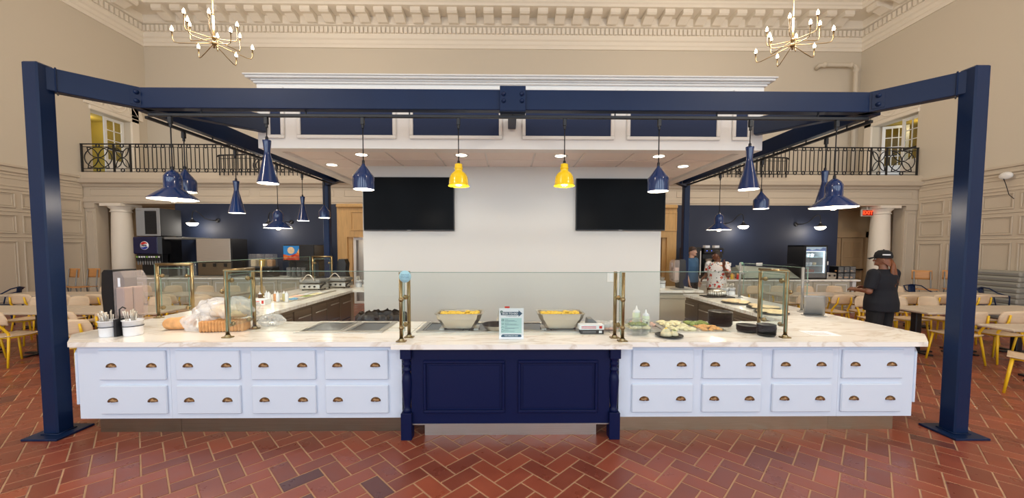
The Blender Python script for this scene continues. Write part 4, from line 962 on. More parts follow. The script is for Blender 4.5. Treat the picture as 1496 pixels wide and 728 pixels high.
crock(4.0, 6.75, Z, .065, .13, 'white crock with dark handles behind the cake tin, left of two', 'k'); crock(4.15, 6.78, Z, .065, .13, 'white crock with dark handles behind the cake tin, right of two', 'k')
# rear worktop on the right
dispenser(3.66, 7.95, Z, pi, 'smoky clear napkin dispenser on the worktop beside the grey wall', .62)
crock(3.20, 7.98, Z, .075, .15, 'white crock beside the grey wall, left of two', 'k'); crock(3.365, 8.0, Z, .075, .15, 'white crock beside the grey wall, right of two', 'k')
t = thing('serving_board', 'thin grey board lying on the worktop beside the grey wall', 'board', (3.62, 7.62, Z)); MB().cbox(-.2, -.1, 0, .2, .1, .012).build('board', M['grey_metal'], t)
# left arm
for i in range(7):
    c = (mat('dark_sauce', (90, 60, 40), .4), M['ceramic'], M['ceramic'], mat('orange_sauce', (222, 160, 110), .4), M['ceramic'], mat('olive_sauce', (190, 180, 130), .4), M['ceramic'])[i]
    squeeze(-3.93+(i//2)*.14+(i % 2)*.05, 5.88+(i % 2)*.08, Z, c, ORD[i]+' small white-capped squeeze bottle from the left on the left arm', .72, 'squeeze bottles on the left arm')
carton(-3.74, 5.55, Z, .20, .14, .085, 'paper', 'red', 'white and red carton on the left arm before the squeeze bottles')
carton(-3.98, 5.45, Z, .16, .12, .10, 'grey_metal', 'paper', 'grey and white carton on the left arm beside the red carton')
t = thing('bagged_buns', 'clear bag of small buns on the left arm behind the end frame', 'bread', (-4.0, 5.2, Z)); heap(t, -.1, -.06, .1, .06, 12, M['crumb'], 31, .05, .02)
def press(x, y, label):
    t = thing('sandwich_press', label, 'sandwich press', (x, y, Z))
    for k in range(4): MB().cyl(.015, ((-.16, .16)[k % 2], (.05, .3)[k//2], 0), ((-.16, .16)[k % 2], (.05, .3)[k//2], .03), 8).build('foot', M['black'], t)
    MB().cbox(-.21, 0, .03, .21, .38, .13, .012).build('base', M['steel'], t)
    MB().cbox(-.21, -.01, .15, .21, .38, .22, .02).build('lid', M['grey_metal'], t)
    MB().tube([(-.12+.24*i/10, -.03, .2+.12*sin(pi*i/10)) for i in range(11)], .012, 8).build('handle', M['steel'], t)
    for k in range(3): MB().lathe([(0, -.02), (.018, -.02), (.02, 0)], -.1+k*.1, 0, .08, 12, axis='y').build('knob', M['black'], t)
    MB().tube([(.22, .0, .06), (.26, -.05, .1), (.26, .1, .14), (.22, .2, .12)], .02, 8).build('hinge_arm', M['black'], t)
press(-3.95, 7.38, 'steel sandwich press with curved handle on the left arm, nearer one'); press(-3.62, 7.79, 'steel sandwich press on the left arm, farther one')
crock(-3.26, 8.1, Z, .07, .15, 'white crock at the rear of the left arm, left of two', 'k'); crock(-3.09, 8.1, Z, .07, .15, 'white crock at the rear of the left arm, right of two', 'k')
t = thing('black_dispenser', 'tall black dispenser at the rear of the left arm', 'dispenser', (-3.72, 8.40, Z)); MB().prism([(-.1, 0), (.1, 0), (.13, .1), (.08, .3), (.1, .5), (.06, .6), (-.06, .6), (-.1, .5)], -.1, .1, 'y').build('housing', M['black'], t)
# ------------------------------------------------------------------ counters and machines along the blue walls
def back_unit(x, y, wd, label):
    t = thing('base_cabinet', label, 'cabinet', (x, y, 0), group=None); n = 2; w_ = wd/n
    MB().box(0, .02, .08, wd, .75, .875).box(.02, .06, 0, wd-.02, .7, .08).build('carcass', M['sage'], t)
    for k in range(n):
        d = MB().cbox(k*w_+.008, 0, .1, (k+1)*w_-.008, .02, .865, .004).build('door', M['sage'], t)
        MB().frame(k*w_+.09, .18, (k+1)*w_-.09, .79, 0, .02, -.012, 'y', .003).build('moulding', M['white_trim'], d)
for i, x in enumerate((-10.75, -9.53, -8.31, -7.09)):
    back_unit(x, 10.45, 1.22, 'beige two-door cabinet under the left back counter, %s from the left' % ORD[i])
for i, x in enumerate((5.1, 6.185, 7.27, 8.355)):
    back_unit(x, 9.98, 1.08 if i < 3 else 1.02, 'beige two-door cabinet under the right back counter, %s from the left' % ORD[i])
MB().cbox(-10.85, 10.4, .875, -5.8, 11.25, .92, .006).build('worktop', M['quartz'], label='long white worktop along the left blue wall', category='worktop')
MB().cbox(5.0, 9.93, .875, 9.62, 10.8, .92, .006).build('worktop', M['quartz'], label='long white worktop along the right blue wall', category='worktop')
t = thing('turned_support', 'white turned leg at the right end of the right back counter', 'table leg', (9.52, 10.06, 0))
MB().box(-.05, -.05, .68, .05, .05, .874).lathe([(.03, .68), (.05, .65), (.03, .62), (.045, .5), (.03, .35), (.045, .3), (.03, .27)], n=16).box(-.05, -.05, 0, .05, .05, .27).build('post', M['white_trim'], t)

# soda dispenser with the ice maker on its top
t = thing('soda_dispenser', 'navy soda dispenser with round red white and blue emblem, on the left back counter', 'soda dispenser', (-10.15, 10.5, .9205))
SODA = mat('soda_navy_panel', (16, 22, 66), .3)
MB().cbox(-.36, .22, 0, .38, .72, 1.16, .02).build('body', M['black'], t)
MB().cbox(-.38, 0, .66, .33, .3, 1.15, .03).build('fascia', SODA, t)
MB().prism([(.33, .0), (.40, .05), (.42, .3), (.33, .3)], .66, 1.15, 'z').build('side_panel', M['black'], t)
MB().cbox(-.34, .06, .42, .38, .3, .66, .01).build('valve_bar', M['black'], t)
for k in range(10):
    o = MB().cbox(-.31+k*.068, .02, .46, -.255+k*.068, .07, .61, .006).build('valve', M['black'], t)
    MB().box(-.305+k*.068, .017, .56, -.26+k*.068, .02, .60).build('flavour_label', (M['ceramic'], mat('lime_label', (150, 200, 90), .5), M['red'])[0 if k % 4 else 1], o)
    MB().lathe([(.02, .46), (.014, .36)], -.283+k*.068, .05, 0, 8).build('nozzle', M['grey_metal'], o)
MB().box(-.34, -.02, 0, .38, .24, .06).build('drip_tray', M['steel'], t)
e = MB().lathe([(0, -.008), (.115, -.007), (.118, 0)], -.04, -.002, .90, 32, axis='y').build('emblem', M['ceramic'], t)
def seg(z0, z1, wave):
    pts = []
    for i in range(17): x = -.105+.21*i/16; pts.append((x, z0+(wave*sin(pi*x/.105) if abs(z0) < .08 else 0)))
    r = .105; lo = []; up = []
    for i in range(21):
        x = -r+2*r*i/20; h = sqrt(max(0, r*r-x*x)); wv = wave*sin(pi*x/r)
        a, b = max(-h, z0+wv), min(h, z1+wv)
        if b > a+.001: lo.append((x-.04, a+.9)); up.append((x-.04, b+.9))
    return MB().prism(lo+up[::-1], -.0125, -.0095, 'y')
seg(.04, .2, .012).build('emblem_band', M['red'], e); seg(-.2, -.04, .012).build('emblem_band', mat('emblem_blue', (30, 60, 170), .4), e)
text('lettering', 'PEPSI', .062, M['black'], e, (-.04, -.0125, .90), bold=.003)
t = thing('ice_maker', 'grey ice maker with a black louvred front standing on the soda dispenser', 'ice maker', (-10.09, 10.52, 2.09))
MB().cbox(-.33, .021, .002, .33, .70, .778, .012).build('body', mat('ice_maker_side', (46, 48, 52), .9), t)
MB().cbox(-.33, 0, .0, -.09, .02, .78, .006).cbox(.24, 0, 0, .33, .02, .78, .006).cbox(-.09, 0, .7, .24, .02, .78, .004).cbox(-.09, 0, 0, .24, .02, .05, .004).build('front_panel', mat('ice_maker_front', (140, 142, 144), .45), t)
g = MB()
for k in range(16): g.box(-.09, .004, .06+k*.04, .24, .016, .085+k*.04)
g.build('louvre', M['black'], t, kind='stuff'); MB().box(-.3, -.002, .7, -.16, 0, .73).build('badge', M['grey_metal'], t)
t = thing('wall_shelf', 'thin grey shelf beside the ice maker', 'shelf', (-9.53, 10.75, 2.0)); MB().cbox(-.18, -.18, 0, .32, .85, .06, .008).build('board', M['grey_metal'], t)
for k in range(7):
    t = thing('cup_stack', ORD[k]+' stack of clear cups from the left between dispenser and steel ice bin', 'cups', (-9.37+k*.078, 10.62+.05*(k % 2), .9205), group='stacks of clear cups')
    m = MB()
    for j in range(8): m.lathe([(.028, .02+j*.05), (.038, .0+j*.05+.06), (.036, .06+j*.05)], n=12)
    m.build('cups', M['clear'], t)
t = thing('ice_dispenser', 'large stainless steel ice dispenser with a black side on the left back counter', 'ice dispenser', (-8.30, 10.55, .9205))
MB().cbox(-.5, .02, 0, .48, .66, 1.1, .01).build('body', M['black'], t)
MB().cbox(-.5, 0, .44, .45, .03, 1.1, .008).build('front_panel', M['steel'], t)
MB().cbox(-.48, .01, .06, .45, .05, .42, .006).build('lower_panel', M['steel_dark'], t)
for x in (-.3, 0, .3): MB().cbox(x-.03, -.03, .3, x+.03, .02, .4, .006).build('chute', M['black'], t)
MB().box(-.5, -.1, 0, .45, .01, .05).build('drip_tray', M['steel'], t)
t = thing('cereal_dispenser', 'black rack holding three clear food dispensers on the left back counter', 'food dispenser', (-7.12, 10.6, .9205))
MB().box(-.36, .1, 0, .36, .4, .03).box(-.36, .1, .24, .36, .4, .27).box(-.36, .36, 0, .36, .4, .3).build('rack', M['black'], t)
for k in range(3):
    o = MB().cbox(-.34+k*.235, .1, .27, -.12+k*.235, .36, .66, .02).build('hopper', M['clear'], t)
    MB().cbox(-.30+k*.235, .13, .30, -.16+k*.235, .33, .5, .02).build('cereal', (M['crumb'], mat('yellow_cereal', (226, 184, 60), .6), M['crust'])[k], o)
    MB().lathe([(.04, .12), (.05, .2), (.05, .24)], -.23+k*.235, .2, 0, 12).build('spout', M['black'], t)
t = thing('juice_machine', 'black drinks machine with a colourful picture front on the left back counter', 'drinks machine', (-6.12, 10.55, .9205))
MB().cbox(-.27, .02, .46, .62, .7, .93, .015).cbox(-.25, .3, 0, .6, .7, .5, .01).build('body', M['black'], t)
pm = mat('food_picture', (200, 70, 30), .4); nt = pm.node_tree; b = nt.nodes['Principled BSDF']
tc = nt.nodes.new('ShaderNodeTexCoord'); v = nt.nodes.new('ShaderNodeTexVoronoi'); v.inputs['Scale'].default_value = 9; rr = nt.nodes.new('ShaderNodeValToRGB'); rr.color_ramp.interpolation = 'CONSTANT'
for q, c in ((.0, (206, 60, 24)), (.3, (228, 120, 40)), (.5, (180, 30, 24)), (.7, (240, 190, 120)), (.85, (226, 90, 30))): (rr.color_ramp.elements.new(q) if q else rr.color_ramp.elements[0]).color = lin(*c)
rr.color_ramp.elements[-1].color = lin(226, 90, 30); sp = nt.nodes.new('ShaderNodeSeparateColor'); nt.links.new(tc.outputs['Object'], v.inputs['Vector']); nt.links.new(v.outputs['Color'], sp.inputs[0]); nt.links.new(sp.outputs[0], rr.inputs[0]); nt.links.new(rr.outputs[0], b.inputs['Base Color'])
MB().box(-.245, .012, .5, .2, .02, .9).build('picture', mat('picture_sky', (40, 140, 216), .4), t)
MB().prism([(-.245, .5), (.2, .5), (.2, .82), (.12, .68), (-.08, .62), (-.245, .66)], .008, .012, 'y').build('picture_food', pm, t)
MB().lathe([(0, -.003), (.09, -.002), (.1, 0)], -.03, .01, .77, 20, axis='y').build('picture_badge', M['crumb'], t)
for k in range(4):
    q = thing('clear_jug', ORD[k]+' tall clear jug from the left under the picture-fronted machine', 'jug', (-6.28+k*.14, 10.65, .9205), group='clear jugs')
    MB().lathe([(.001, 0), (.05, 0), (.06, .28), (.056, .28), (.046, .01), (.001, .01)], n=16).build('body', M['clear'], q)

# right side
t = thing('coffee_brewer', 'tall black twin coffee brewer with lit buttons on the right back counter', 'coffee machine', (5.72, 10.28, .9205))
MB().cbox(-.22, .1, 0, .3, .55, .70, .01).cbox(-.24, -.02, .7, .32, .55, .86, .015).cbox(-.24, -.06, 0, .32, .2, .04, .005).build('body', M['black'], t)
for x in (-.17, .1): MB().cbox(x, .05, .86, x+.13, .2, .93, .006).build('lid', M['ceramic'], t)
for k, c in enumerate(((90, 120, 255), (90, 120, 255), (255, 90, 80), (90, 120, 255))): MB().ball(-.16+k*.13, -.022, .78, .011, n=8, m=5).build('button', emitter('button_glow', c, 2.0), t)
for x in (-.1, .17):
    s_ = MB().lathe([(.001, .05), (.1, .05), (.1, .42), (.07, .46), (.001, .47)], x, .02, 0, 20).build('server', M['steel'], t); MB().tube([(x+.09, -.02, .4), (x+.12, -.1, .36), (x+.12, -.1, .18), (x+.09, -.02, .14)], .012, 6).build('handle', M['black'], s_)
    MB().lathe([(.1, .56), (.09, .5), (.04, .48)], x, .02, 0, 18).build('filter_basket', M['steel'], t)
t = thing('coffee_grinder', 'black coffee grinder left of the twin brewer', 'coffee machine', (5.24, 10.3, .9205)); MB().cbox(-.2, 0, 0, .2, .5, .88, .02).box(.14, -.02, .1, .17, 0, .78).build('body', M['black'], t); MB().cbox(.13, -.03, .1, .17, -.02, .78, .004).build('trim', M['steel'], t)
for i, (x, z) in enumerate(((6.98, 1.26), (7.98, 1.26), (10.12, 1.30))):
    t = thing('wall_outlet', ('white outlet on the right blue wall beside the person in the floral shirt', 'white outlet on the right blue wall left of the drinks cooler', 'white outlet on the right blue wall above the toaster')[i], 'outlet', (x, BY+.027, z)); MB().cbox(-.1 if i < 2 else -.07, -.008, -.05 if i < 2 else -.06, .1 if i < 2 else .07, 0, .05 if i < 2 else .06, .004).build('plate', M['white_trim'], t)
    for k in (-1, 1): MB().box(k*.04-.015, -.01, -.02, k*.04+.015, -.008, .02).build('socket', M['ceramic'], t)
for i in range(6):
    t = thing('condiment_jar', ORD[i]+' small condiment jar from the left on the right back counter', 'jar', (6.02+i*.082, 10.1+.07*(i % 2), .9205), group='condiment jars')
    MB().lathe([(.001, 0), (.034, 0), (.034, .12), (.03, .13)], n=14).build('jar', (M['crumb'], M['red'], EGG, M['crust'], M['red'], GREEN)[i], t); MB().lathe([(.034, .13), (.034, .16), (.001, .165)], n=14).build('lid', M['black'] if i % 2 else M['crust'], t)
# salad display: sloping glass, its bright reflection painted in as pale haze, over a tray
t = thing('salad_display', 'sloping glass cover with a painted-in pale reflection over a salad tray on the right back counter', 'display', (7.05, 10.0, .9205))
MB().cbox(-.55, 0, 0, 1.0, .7, .03, .006).build('tray', M['black'], t)
cov = thin_glass('cover_reflection_haze', (.8, .84, .8), 1.5, .15, .45, (224, 228, 214))
MB().slab(lambda u, v: (-.55+1.5*u, .02+.45*v, .04+.33*v-.10*u*v), 4, 4, (0, -.6, .8), .01).build('cover', cov, t)
for x in (-.55, .95): MB().prism([(0, .03), (.7, .03), (.7, .28), (.45, .33 if x < 0 else .25)], x-.006, x+.006, 'x').build('end_pane', cov, t)
m = MB()
for k in range(3): m.tube([(.55+k*.1, .3, .3), (.7+k*.08, .2, .42), (.8+k*.1, .1, .36)], .008, 5)
m.build('tongs', M['track'], t)
for x in (-.35, .0): heap(t, x, .06, x+.3, .3, 30, GREEN, 40, .03, .04)
t = thing('small_bottle', 'small green topped bottle behind the salad display', 'bottle', (6.85, 10.74, .9205)); MB().lathe([(.001, 0), (.04, 0), (.04, .3), (.02, .36)], n=12).build('body', M['clear'], t); MB().lathe([(.02, .36), (.045, .38), (.04, .44), (.001, .45)], n=12).build('cap', mat('green_cap', (150, 200, 170), .5), t)
# drinks cooler
t = thing('drinks_cooler', 'black glass-door drinks cooler with white lit interior on the right back counter', 'cooler', (8.5, 10.1, .9205))
m = MB(); m.cbox(-.33, 0, 0, -.29, .62, .94, .004).cbox(.29, 0, 0, .33, .62, .94, .004).cbox(-.33, 0, .90, .33, .62, .94, .004).cbox(-.33, 0, 0, .33, .62, .16, .004).box(-.3, .58, .1, .3, .6, .92); m.build('cabinet', M['black'], t)
MB().box(-.29, .57, .16, .29, .58, .9).box(-.29, .03, .16, -.285, .57, .9).box(.285, .03, .16, .29, .57, .9).build('liner', mat('cooler_liner', (176, 186, 190), .4), t)
MB().box(.25, .03, .18, .27, .05, .78).box(-.27, .06, .765, .27, .08, .775).build('led_strip', M['cooler_light'], t)
for z in (.17, .36, .60): MB().box(-.28, .05, z, .28, .55, z+.015).build('shelf', mat('cooler_shelf', (190, 230, 236), .3), t)
hd = MB().box(-.29, .012, .78, .29, .02, .9).build('header', mat('header_blue', (176, 200, 214), .4, emit=.4), t)
MB().prism([(-.29, .78), (.29, .78), (.29, .86), (.2, .88), (.12, .82), (.02, .84), (-.1, .80), (-.2, .85), (-.29, .82)], .009, .012, 'y').build('header_hills', mat('header_hills', (70, 110, 170), .4, emit=.3), hd)
light('cooler_lamp', 'POINT', (0, .12, .7), 3, (.85, .95, 1), t, shadow_soft_size=.05)
MB().frame(-.31, .02, .31, .92, 0, .025, -.02).build('door_frame', M['black'], t); MB().box(-.29, -.012, .04, .29, -.008, .9).build('door_pane', M['clear'], t)
for i in range(7):
    z, x = ((.616, -.2+.13*i) if i < 3 else (.376, -.2+.11*(i-3)))
    q = thing('cooler_carton', ORD[i]+' small pale tub in the cooler, counting from the top left', 'tub', (8.5+x, 10.3, .9205+z), group='tubs in the cooler'); MB().lathe([(.001, 0), (.035, 0), (.045, .08), (.001, .085)], n=12).build('tub', M['ceramic'] if i % 3 else M['crumb'], q)
q = thing('cooler_tray', 'red-brown food tray on the low shelf of the cooler', 'tray', (8.42, 10.3, 1.1065)); MB().cbox(-.14, -.1, 0, .14, .1, .08, .01).build('tray', mat('redbrown_food', (140, 70, 54), .6, var=.3, vscale=30), q)
t = thing('toaster', 'small grey toaster with two dark dials right of the cooler', 'toaster', (8.99, 10.12, .9205)); MB().cbox(-.14, 0, .02, .14, .26, .17, .02).box(-.12, .02, 0, .12, .24, .02).build('body', M['steel'], t)
for x in (-.07, .07): MB().lathe([(0, -.012), (.028, -.012), (.03, 0)], x, 0, .1, 14, axis='y').build('dial', M['black'], t)
for r in range(2):
    for k in range(3):
        q = thing('pastry_bin', '%s pastry bin in the %s row of the stack at the right counter end' % (('left', 'middle', 'right')[k], ('lower', 'upper')[r]), 'bin', (9.24+k*.168, 10.12, .9205+r*.181), group='pastry bins')
        MB().frame(-.08, 0, .08, .175, 0, .012, .3).build('frame', M['black'], q); MB().box(-.07, .002, .01, .07, .006, .165).build('front_pane', M['clear'], q); heap(q, -.05, .05, .05, .2, 10, M['crust'], 50+k+3*r, .045, .03)
# ------------------------------------------------------------------ dining chairs and tables
ch = thing('dining_chair', '', 'chair', (0, 0, 0), group='yellow-legged dining chairs')
def seat(u, v):
    x, y = (u-.5)*.43, (v-.5)*.42; k = 1-.10*(v < .1)-.04*abs(2*v-1)
    return (x*k, y, .462-.014*(1-(2*u-1)**2)+.012*(2*v-1)**2)
MB().slab(seat, 8, 8, (0, 0, 1), .014).build('seat', M['chair_wood'], ch)
def back(u, v):                                            # curved shell plank with rounded upper corners
    a = (u-.5)*2; h = .19*(v if v < .5 else v); e = 1-.22*max(0, v-.45)**1.5*2-.12*max(0, .3-v)
    x = a*.225*e; return (x, -.20-.03*v-.05*(1-a*a)+.0, .635+h+.02*(1-a*a)*v)
MB().slab(back, 12, 6, (0, 1, 0), .012).build('backrest', M['chair_wood'], ch)
for sx in (-1, 1):
    MB().tube([(sx*.17, .165, .44), (sx*.19, .19, .22), (sx*.205, .215, .0)], [.016, .015, .013], 8).build('leg', M['yellow_steel'], ch)
    MB().tube([(sx*.215, -.23, 0), (sx*.195, -.20, .25), (sx*.175, -.175, .44), (sx*.165, -.17, .5), (sx*.155, -.215, .58), (sx*.14, -.268, .66), (sx*.13, -.282, .78)], [.013, .015, .017, .017, .017, .016, .012], 8).build('leg', M['yellow_steel'], ch)
MB().tube([(-.175, -.175, .435), (.175, -.175, .435), (.175, .17, .435), (-.175, .17, .435)], .012, 6, True).build('seat_frame', M['yellow_steel'], ch)
first = [True]
def chair(x, y, rz, label):
    if first[0]: first[0] = False; ch.location = (x, y, 0); ch.rotation_euler = (0, 0, rz); ch['label'] = label; return
    repeat(ch, (x, y, 0), rz, label)
def table(x0, x1, y0, y1, label, legs=None):
    t = thing('dining_table', label, 'table', ((x0+x1)/2, (y0+y1)/2, 0), group=None); a, b = (x1-x0)/2, (y1-y0)/2
    MB().cbox(-a, -b, .715, a, b, .75, .008).build('tabletop', M['table_wood'], t)
    n = legs or max(1, round((x1-x0)/1.3))
    for k in range(n):
        x = -a+(k+.5)*2*a/n
        p = MB().cbox(x-.05, -.05, .02, x+.05, .05, .71, .01).cbox(x-.2, -.2, .70, x+.2, .2, .715, .004).build('pedestal', M['track'], t)
        MB().cbox(x-.28, -.035, 0, x+.28, .035, .025, .006).cbox(x-.035, -.26, 0, x+.035, .26, .025, .006).build('foot', M['track'], p)
back_, front_ = 0, pi
for s_, side in ((-1, 'left'), (1, 'right')):
    X = lambda a, b: (min(s_*a, s_*b), max(s_*a, s_*b))
    table(*X(5.55 if s_ < 0 else 6.8, 7.25), 5.85, 6.6, 'grey-topped dining table nearest the island, %s of it' % side, 1)
    table(*X(7.3, 9.3), 5.85, 6.6, 'grey-topped dining table beyond the navy post, far %s front' % side)
    table(*X(5.95, 7.6), 7.95, 8.6, 'grey-topped dining table in the second row beside the %s arm' % side)
    table(*X(7.7, 11.0), 7.95, 8.6, 'long grey-topped dining table in the second row, far %s' % side)
    for i, (x, dr) in enumerate(((5.85, .0), (6.6, .1), (7.55, -.05), (8.2, .05), (8.85, 0)) if s_ < 0 else ((7.05, .12), (7.72, -.1), (8.45, .05))):
        chair(s_*(x+.05*(i % 2)), 5.68+.05*(i % 2), dr, 'blond chair before the front %s tables, %s from the island' % (side, ORD[i]))
    for i, x in enumerate((5.85, 6.65, 7.5, 8.2, 8.9) if s_ < 0 else (7.0, 7.6, 8.25, 8.9)):
        chair(s_*x, 6.88, pi+.06*(i % 3-1), 'blond chair behind the front %s tables, %s from the island' % (side, ORD[i]))
    for i, x in enumerate((6.2, 6.9, 7.55, 8.3, 9.0, 9.8)):
        chair(s_*x, 7.72, .05*(i % 3-1), 'blond chair before the second-row %s tables, %s from the island' % (side, ORD[i]))
    for i, x in enumerate((6.15, 6.75, 7.4, 8.15, 8.9, 9.7)):
        chair(s_*x, 8.85, pi+.05*(i % 2), 'blond chair behind the second-row %s tables, %s from the island' % (side, ORD[i]))
table(6.5, 8.0, 4.62, 5.0, 'grey-topped dining table cut off by the right edge of the photo', 1)
chair(6.45, 4.38, radians(35), 'blond chair with yellow legs at the very right edge, nearest of all')
chair(-5.85, 5.1, radians(20), 'blond chair standing between the left navy post and the island corner')
# tall stools with orange wood backs, navy metal chairs, a stack of folded tops
st = None
def stool(x, y, rz, label):
    global st
    if st is not None: repeat(st, (x, y, 0), rz, label); return
    st = thing('bar_stool', label, 'stool', (x, y, 0), rz, group='orange-backed stools')
    MB().slab(lambda u, v: ((u-.5)*.40, (v-.5)*.38, .70-.01*sin(pi*u)), 6, 6, (0, 0, 1), .018).build('seat', M['stool_wood'], st)
    MB().slab(lambda u, v: ((u-.5)*.40, -.22-.03*v-.02*sin(pi*u), .93+v*.25), 8, 4, (0, 1, 0), .014).build('backrest', M['stool_wood'], st)
    for sx in (-1, 1):
        MB().tube([(sx*.16, .16, .69), (sx*.2, .24, 0)], .015, 6).build('leg', M['grey_metal'], st); MB().tube([(sx*.2, -.26, 0), (sx*.16, -.17, .69), (sx*.16, -.22, 1.15)], .015, 6).build('leg', M['grey_metal'], st)
    MB().tube([(-.185, .2, .28), (.185, .2, .28)], .012, 6).build('footrest', M['grey_metal'], st)
stool(-12.1, 10.15, 2.9, 'orange-backed tall stool beside the left column, left of two'); stool(-11.6, 10.2, 3.0, 'orange-backed tall stool beside the left column, right of two')
stool(11.2, 9.75, 2.6, 'orange-backed tall stool before the right panelled wall, left of two'); stool(12.0, 9.75, 2.4, 'orange-backed tall stool before the right panelled wall, right of two')
nc = None
def navy_chair(x, y, rz, label):
    global nc
    if nc is not None: repeat(nc, (x, y, 0), rz, label); return
    nc = thing('metal_chair', label, 'chair', (x, y, 0), rz, group='navy metal chairs'); N_ = M['navy_steel']
    MB().cbox(-.2, -.18, .435, .2, .2, .45, .006).build('seat', N_, nc)
    MB().tube([(-.24, .1, .66), (-.25, -.1, .72), (-.2, -.22, .82), (0, -.25, .85), (.2, -.22, .82), (.25, -.1, .72), (.24, .1, .66)], .014, 8).build('back_hoop', N_, nc)
    MB().slab(lambda u, v: ((u-.5)*.16, -.2-.05*v, .45+.39*v), 3, 5, (0, 1, 0), .008).build('splat', N_, nc)
    for sx in (-1, 1):
        MB().tube([(sx*.2, .18, .44), (sx*.24, .25, 0)], .016, 6).build('leg', N_, nc); MB().tube([(sx*.2, -.17, .44), (sx*.25, -.27, 0)], .016, 6).build('leg', N_, nc)
        MB().tube([(sx*.24, .1, .66), (sx*.2, .12, .45)], .012, 6).build('arm', N_, nc)
navy_chair(-11.6, 8.6, 2.0, 'navy metal armchair at the far left edge'); navy_chair(11.45, 8.5, 3.3, 'navy metal armchair before the right wall, right of two'); navy_chair(10.4, 9.15, 3.0, 'navy metal armchair before the right wall, left of two')
for k in range(9):
    t = thing('folded_tabletop', ORD[k]+' grey folded tabletop from the bottom of the stack at the far right edge', 'tabletop', (12.72+.01*k, 9.3, .001+k*.1351), group='stacked folded tabletops')
    MB().cbox(-.36, -.5, 0, .1, .5, .135, .03).build('board', mat('grey_folded_top', (150, 148, 138), .6), t)
    MB().box(-.37, -.45, .055, -.34, .45, .08).build('edge_band', M['grey_metal'], t)
# ------------------------------------------------------------------ people
def blob(name, mb, parent, material, voxel, it=4):     # fuse the limbs and trunk of one figure into a single smooth surface
    o = mb.build(name, material, parent)
    r = o.modifiers.new('fuse', 'REMESH'); r.mode = 'VOXEL'; r.voxel_size = voxel; r.use_smooth_shade = True
    s_ = o.modifiers.new('smooth', 'SMOOTH'); s_.factor = .5; s_.iterations = it
    return o
def loft(mb, rings, n=20):
    vs = [(cx+rx*cos(2*pi*k/n), cy+ry*sin(2*pi*k/n), z) for cx, cy, z, rx, ry in rings for k in range(n)]; m = len(rings)
    return mb.add(vs, [tuple(range(n))[::-1], tuple(range((m-1)*n, m*n))]+[(j*n+i, j*n+(i+1) % n, (j+1)*n+(i+1) % n, (j+1)*n+i) for j in range(m-1) for i in range(n)], True)
def limb(mb, pts, rad, n=12):
    mb.tube(pts, rad, n)
    for p, r in zip(pts, rad): mb.ball(*p, r*.99, n=12, m=8)
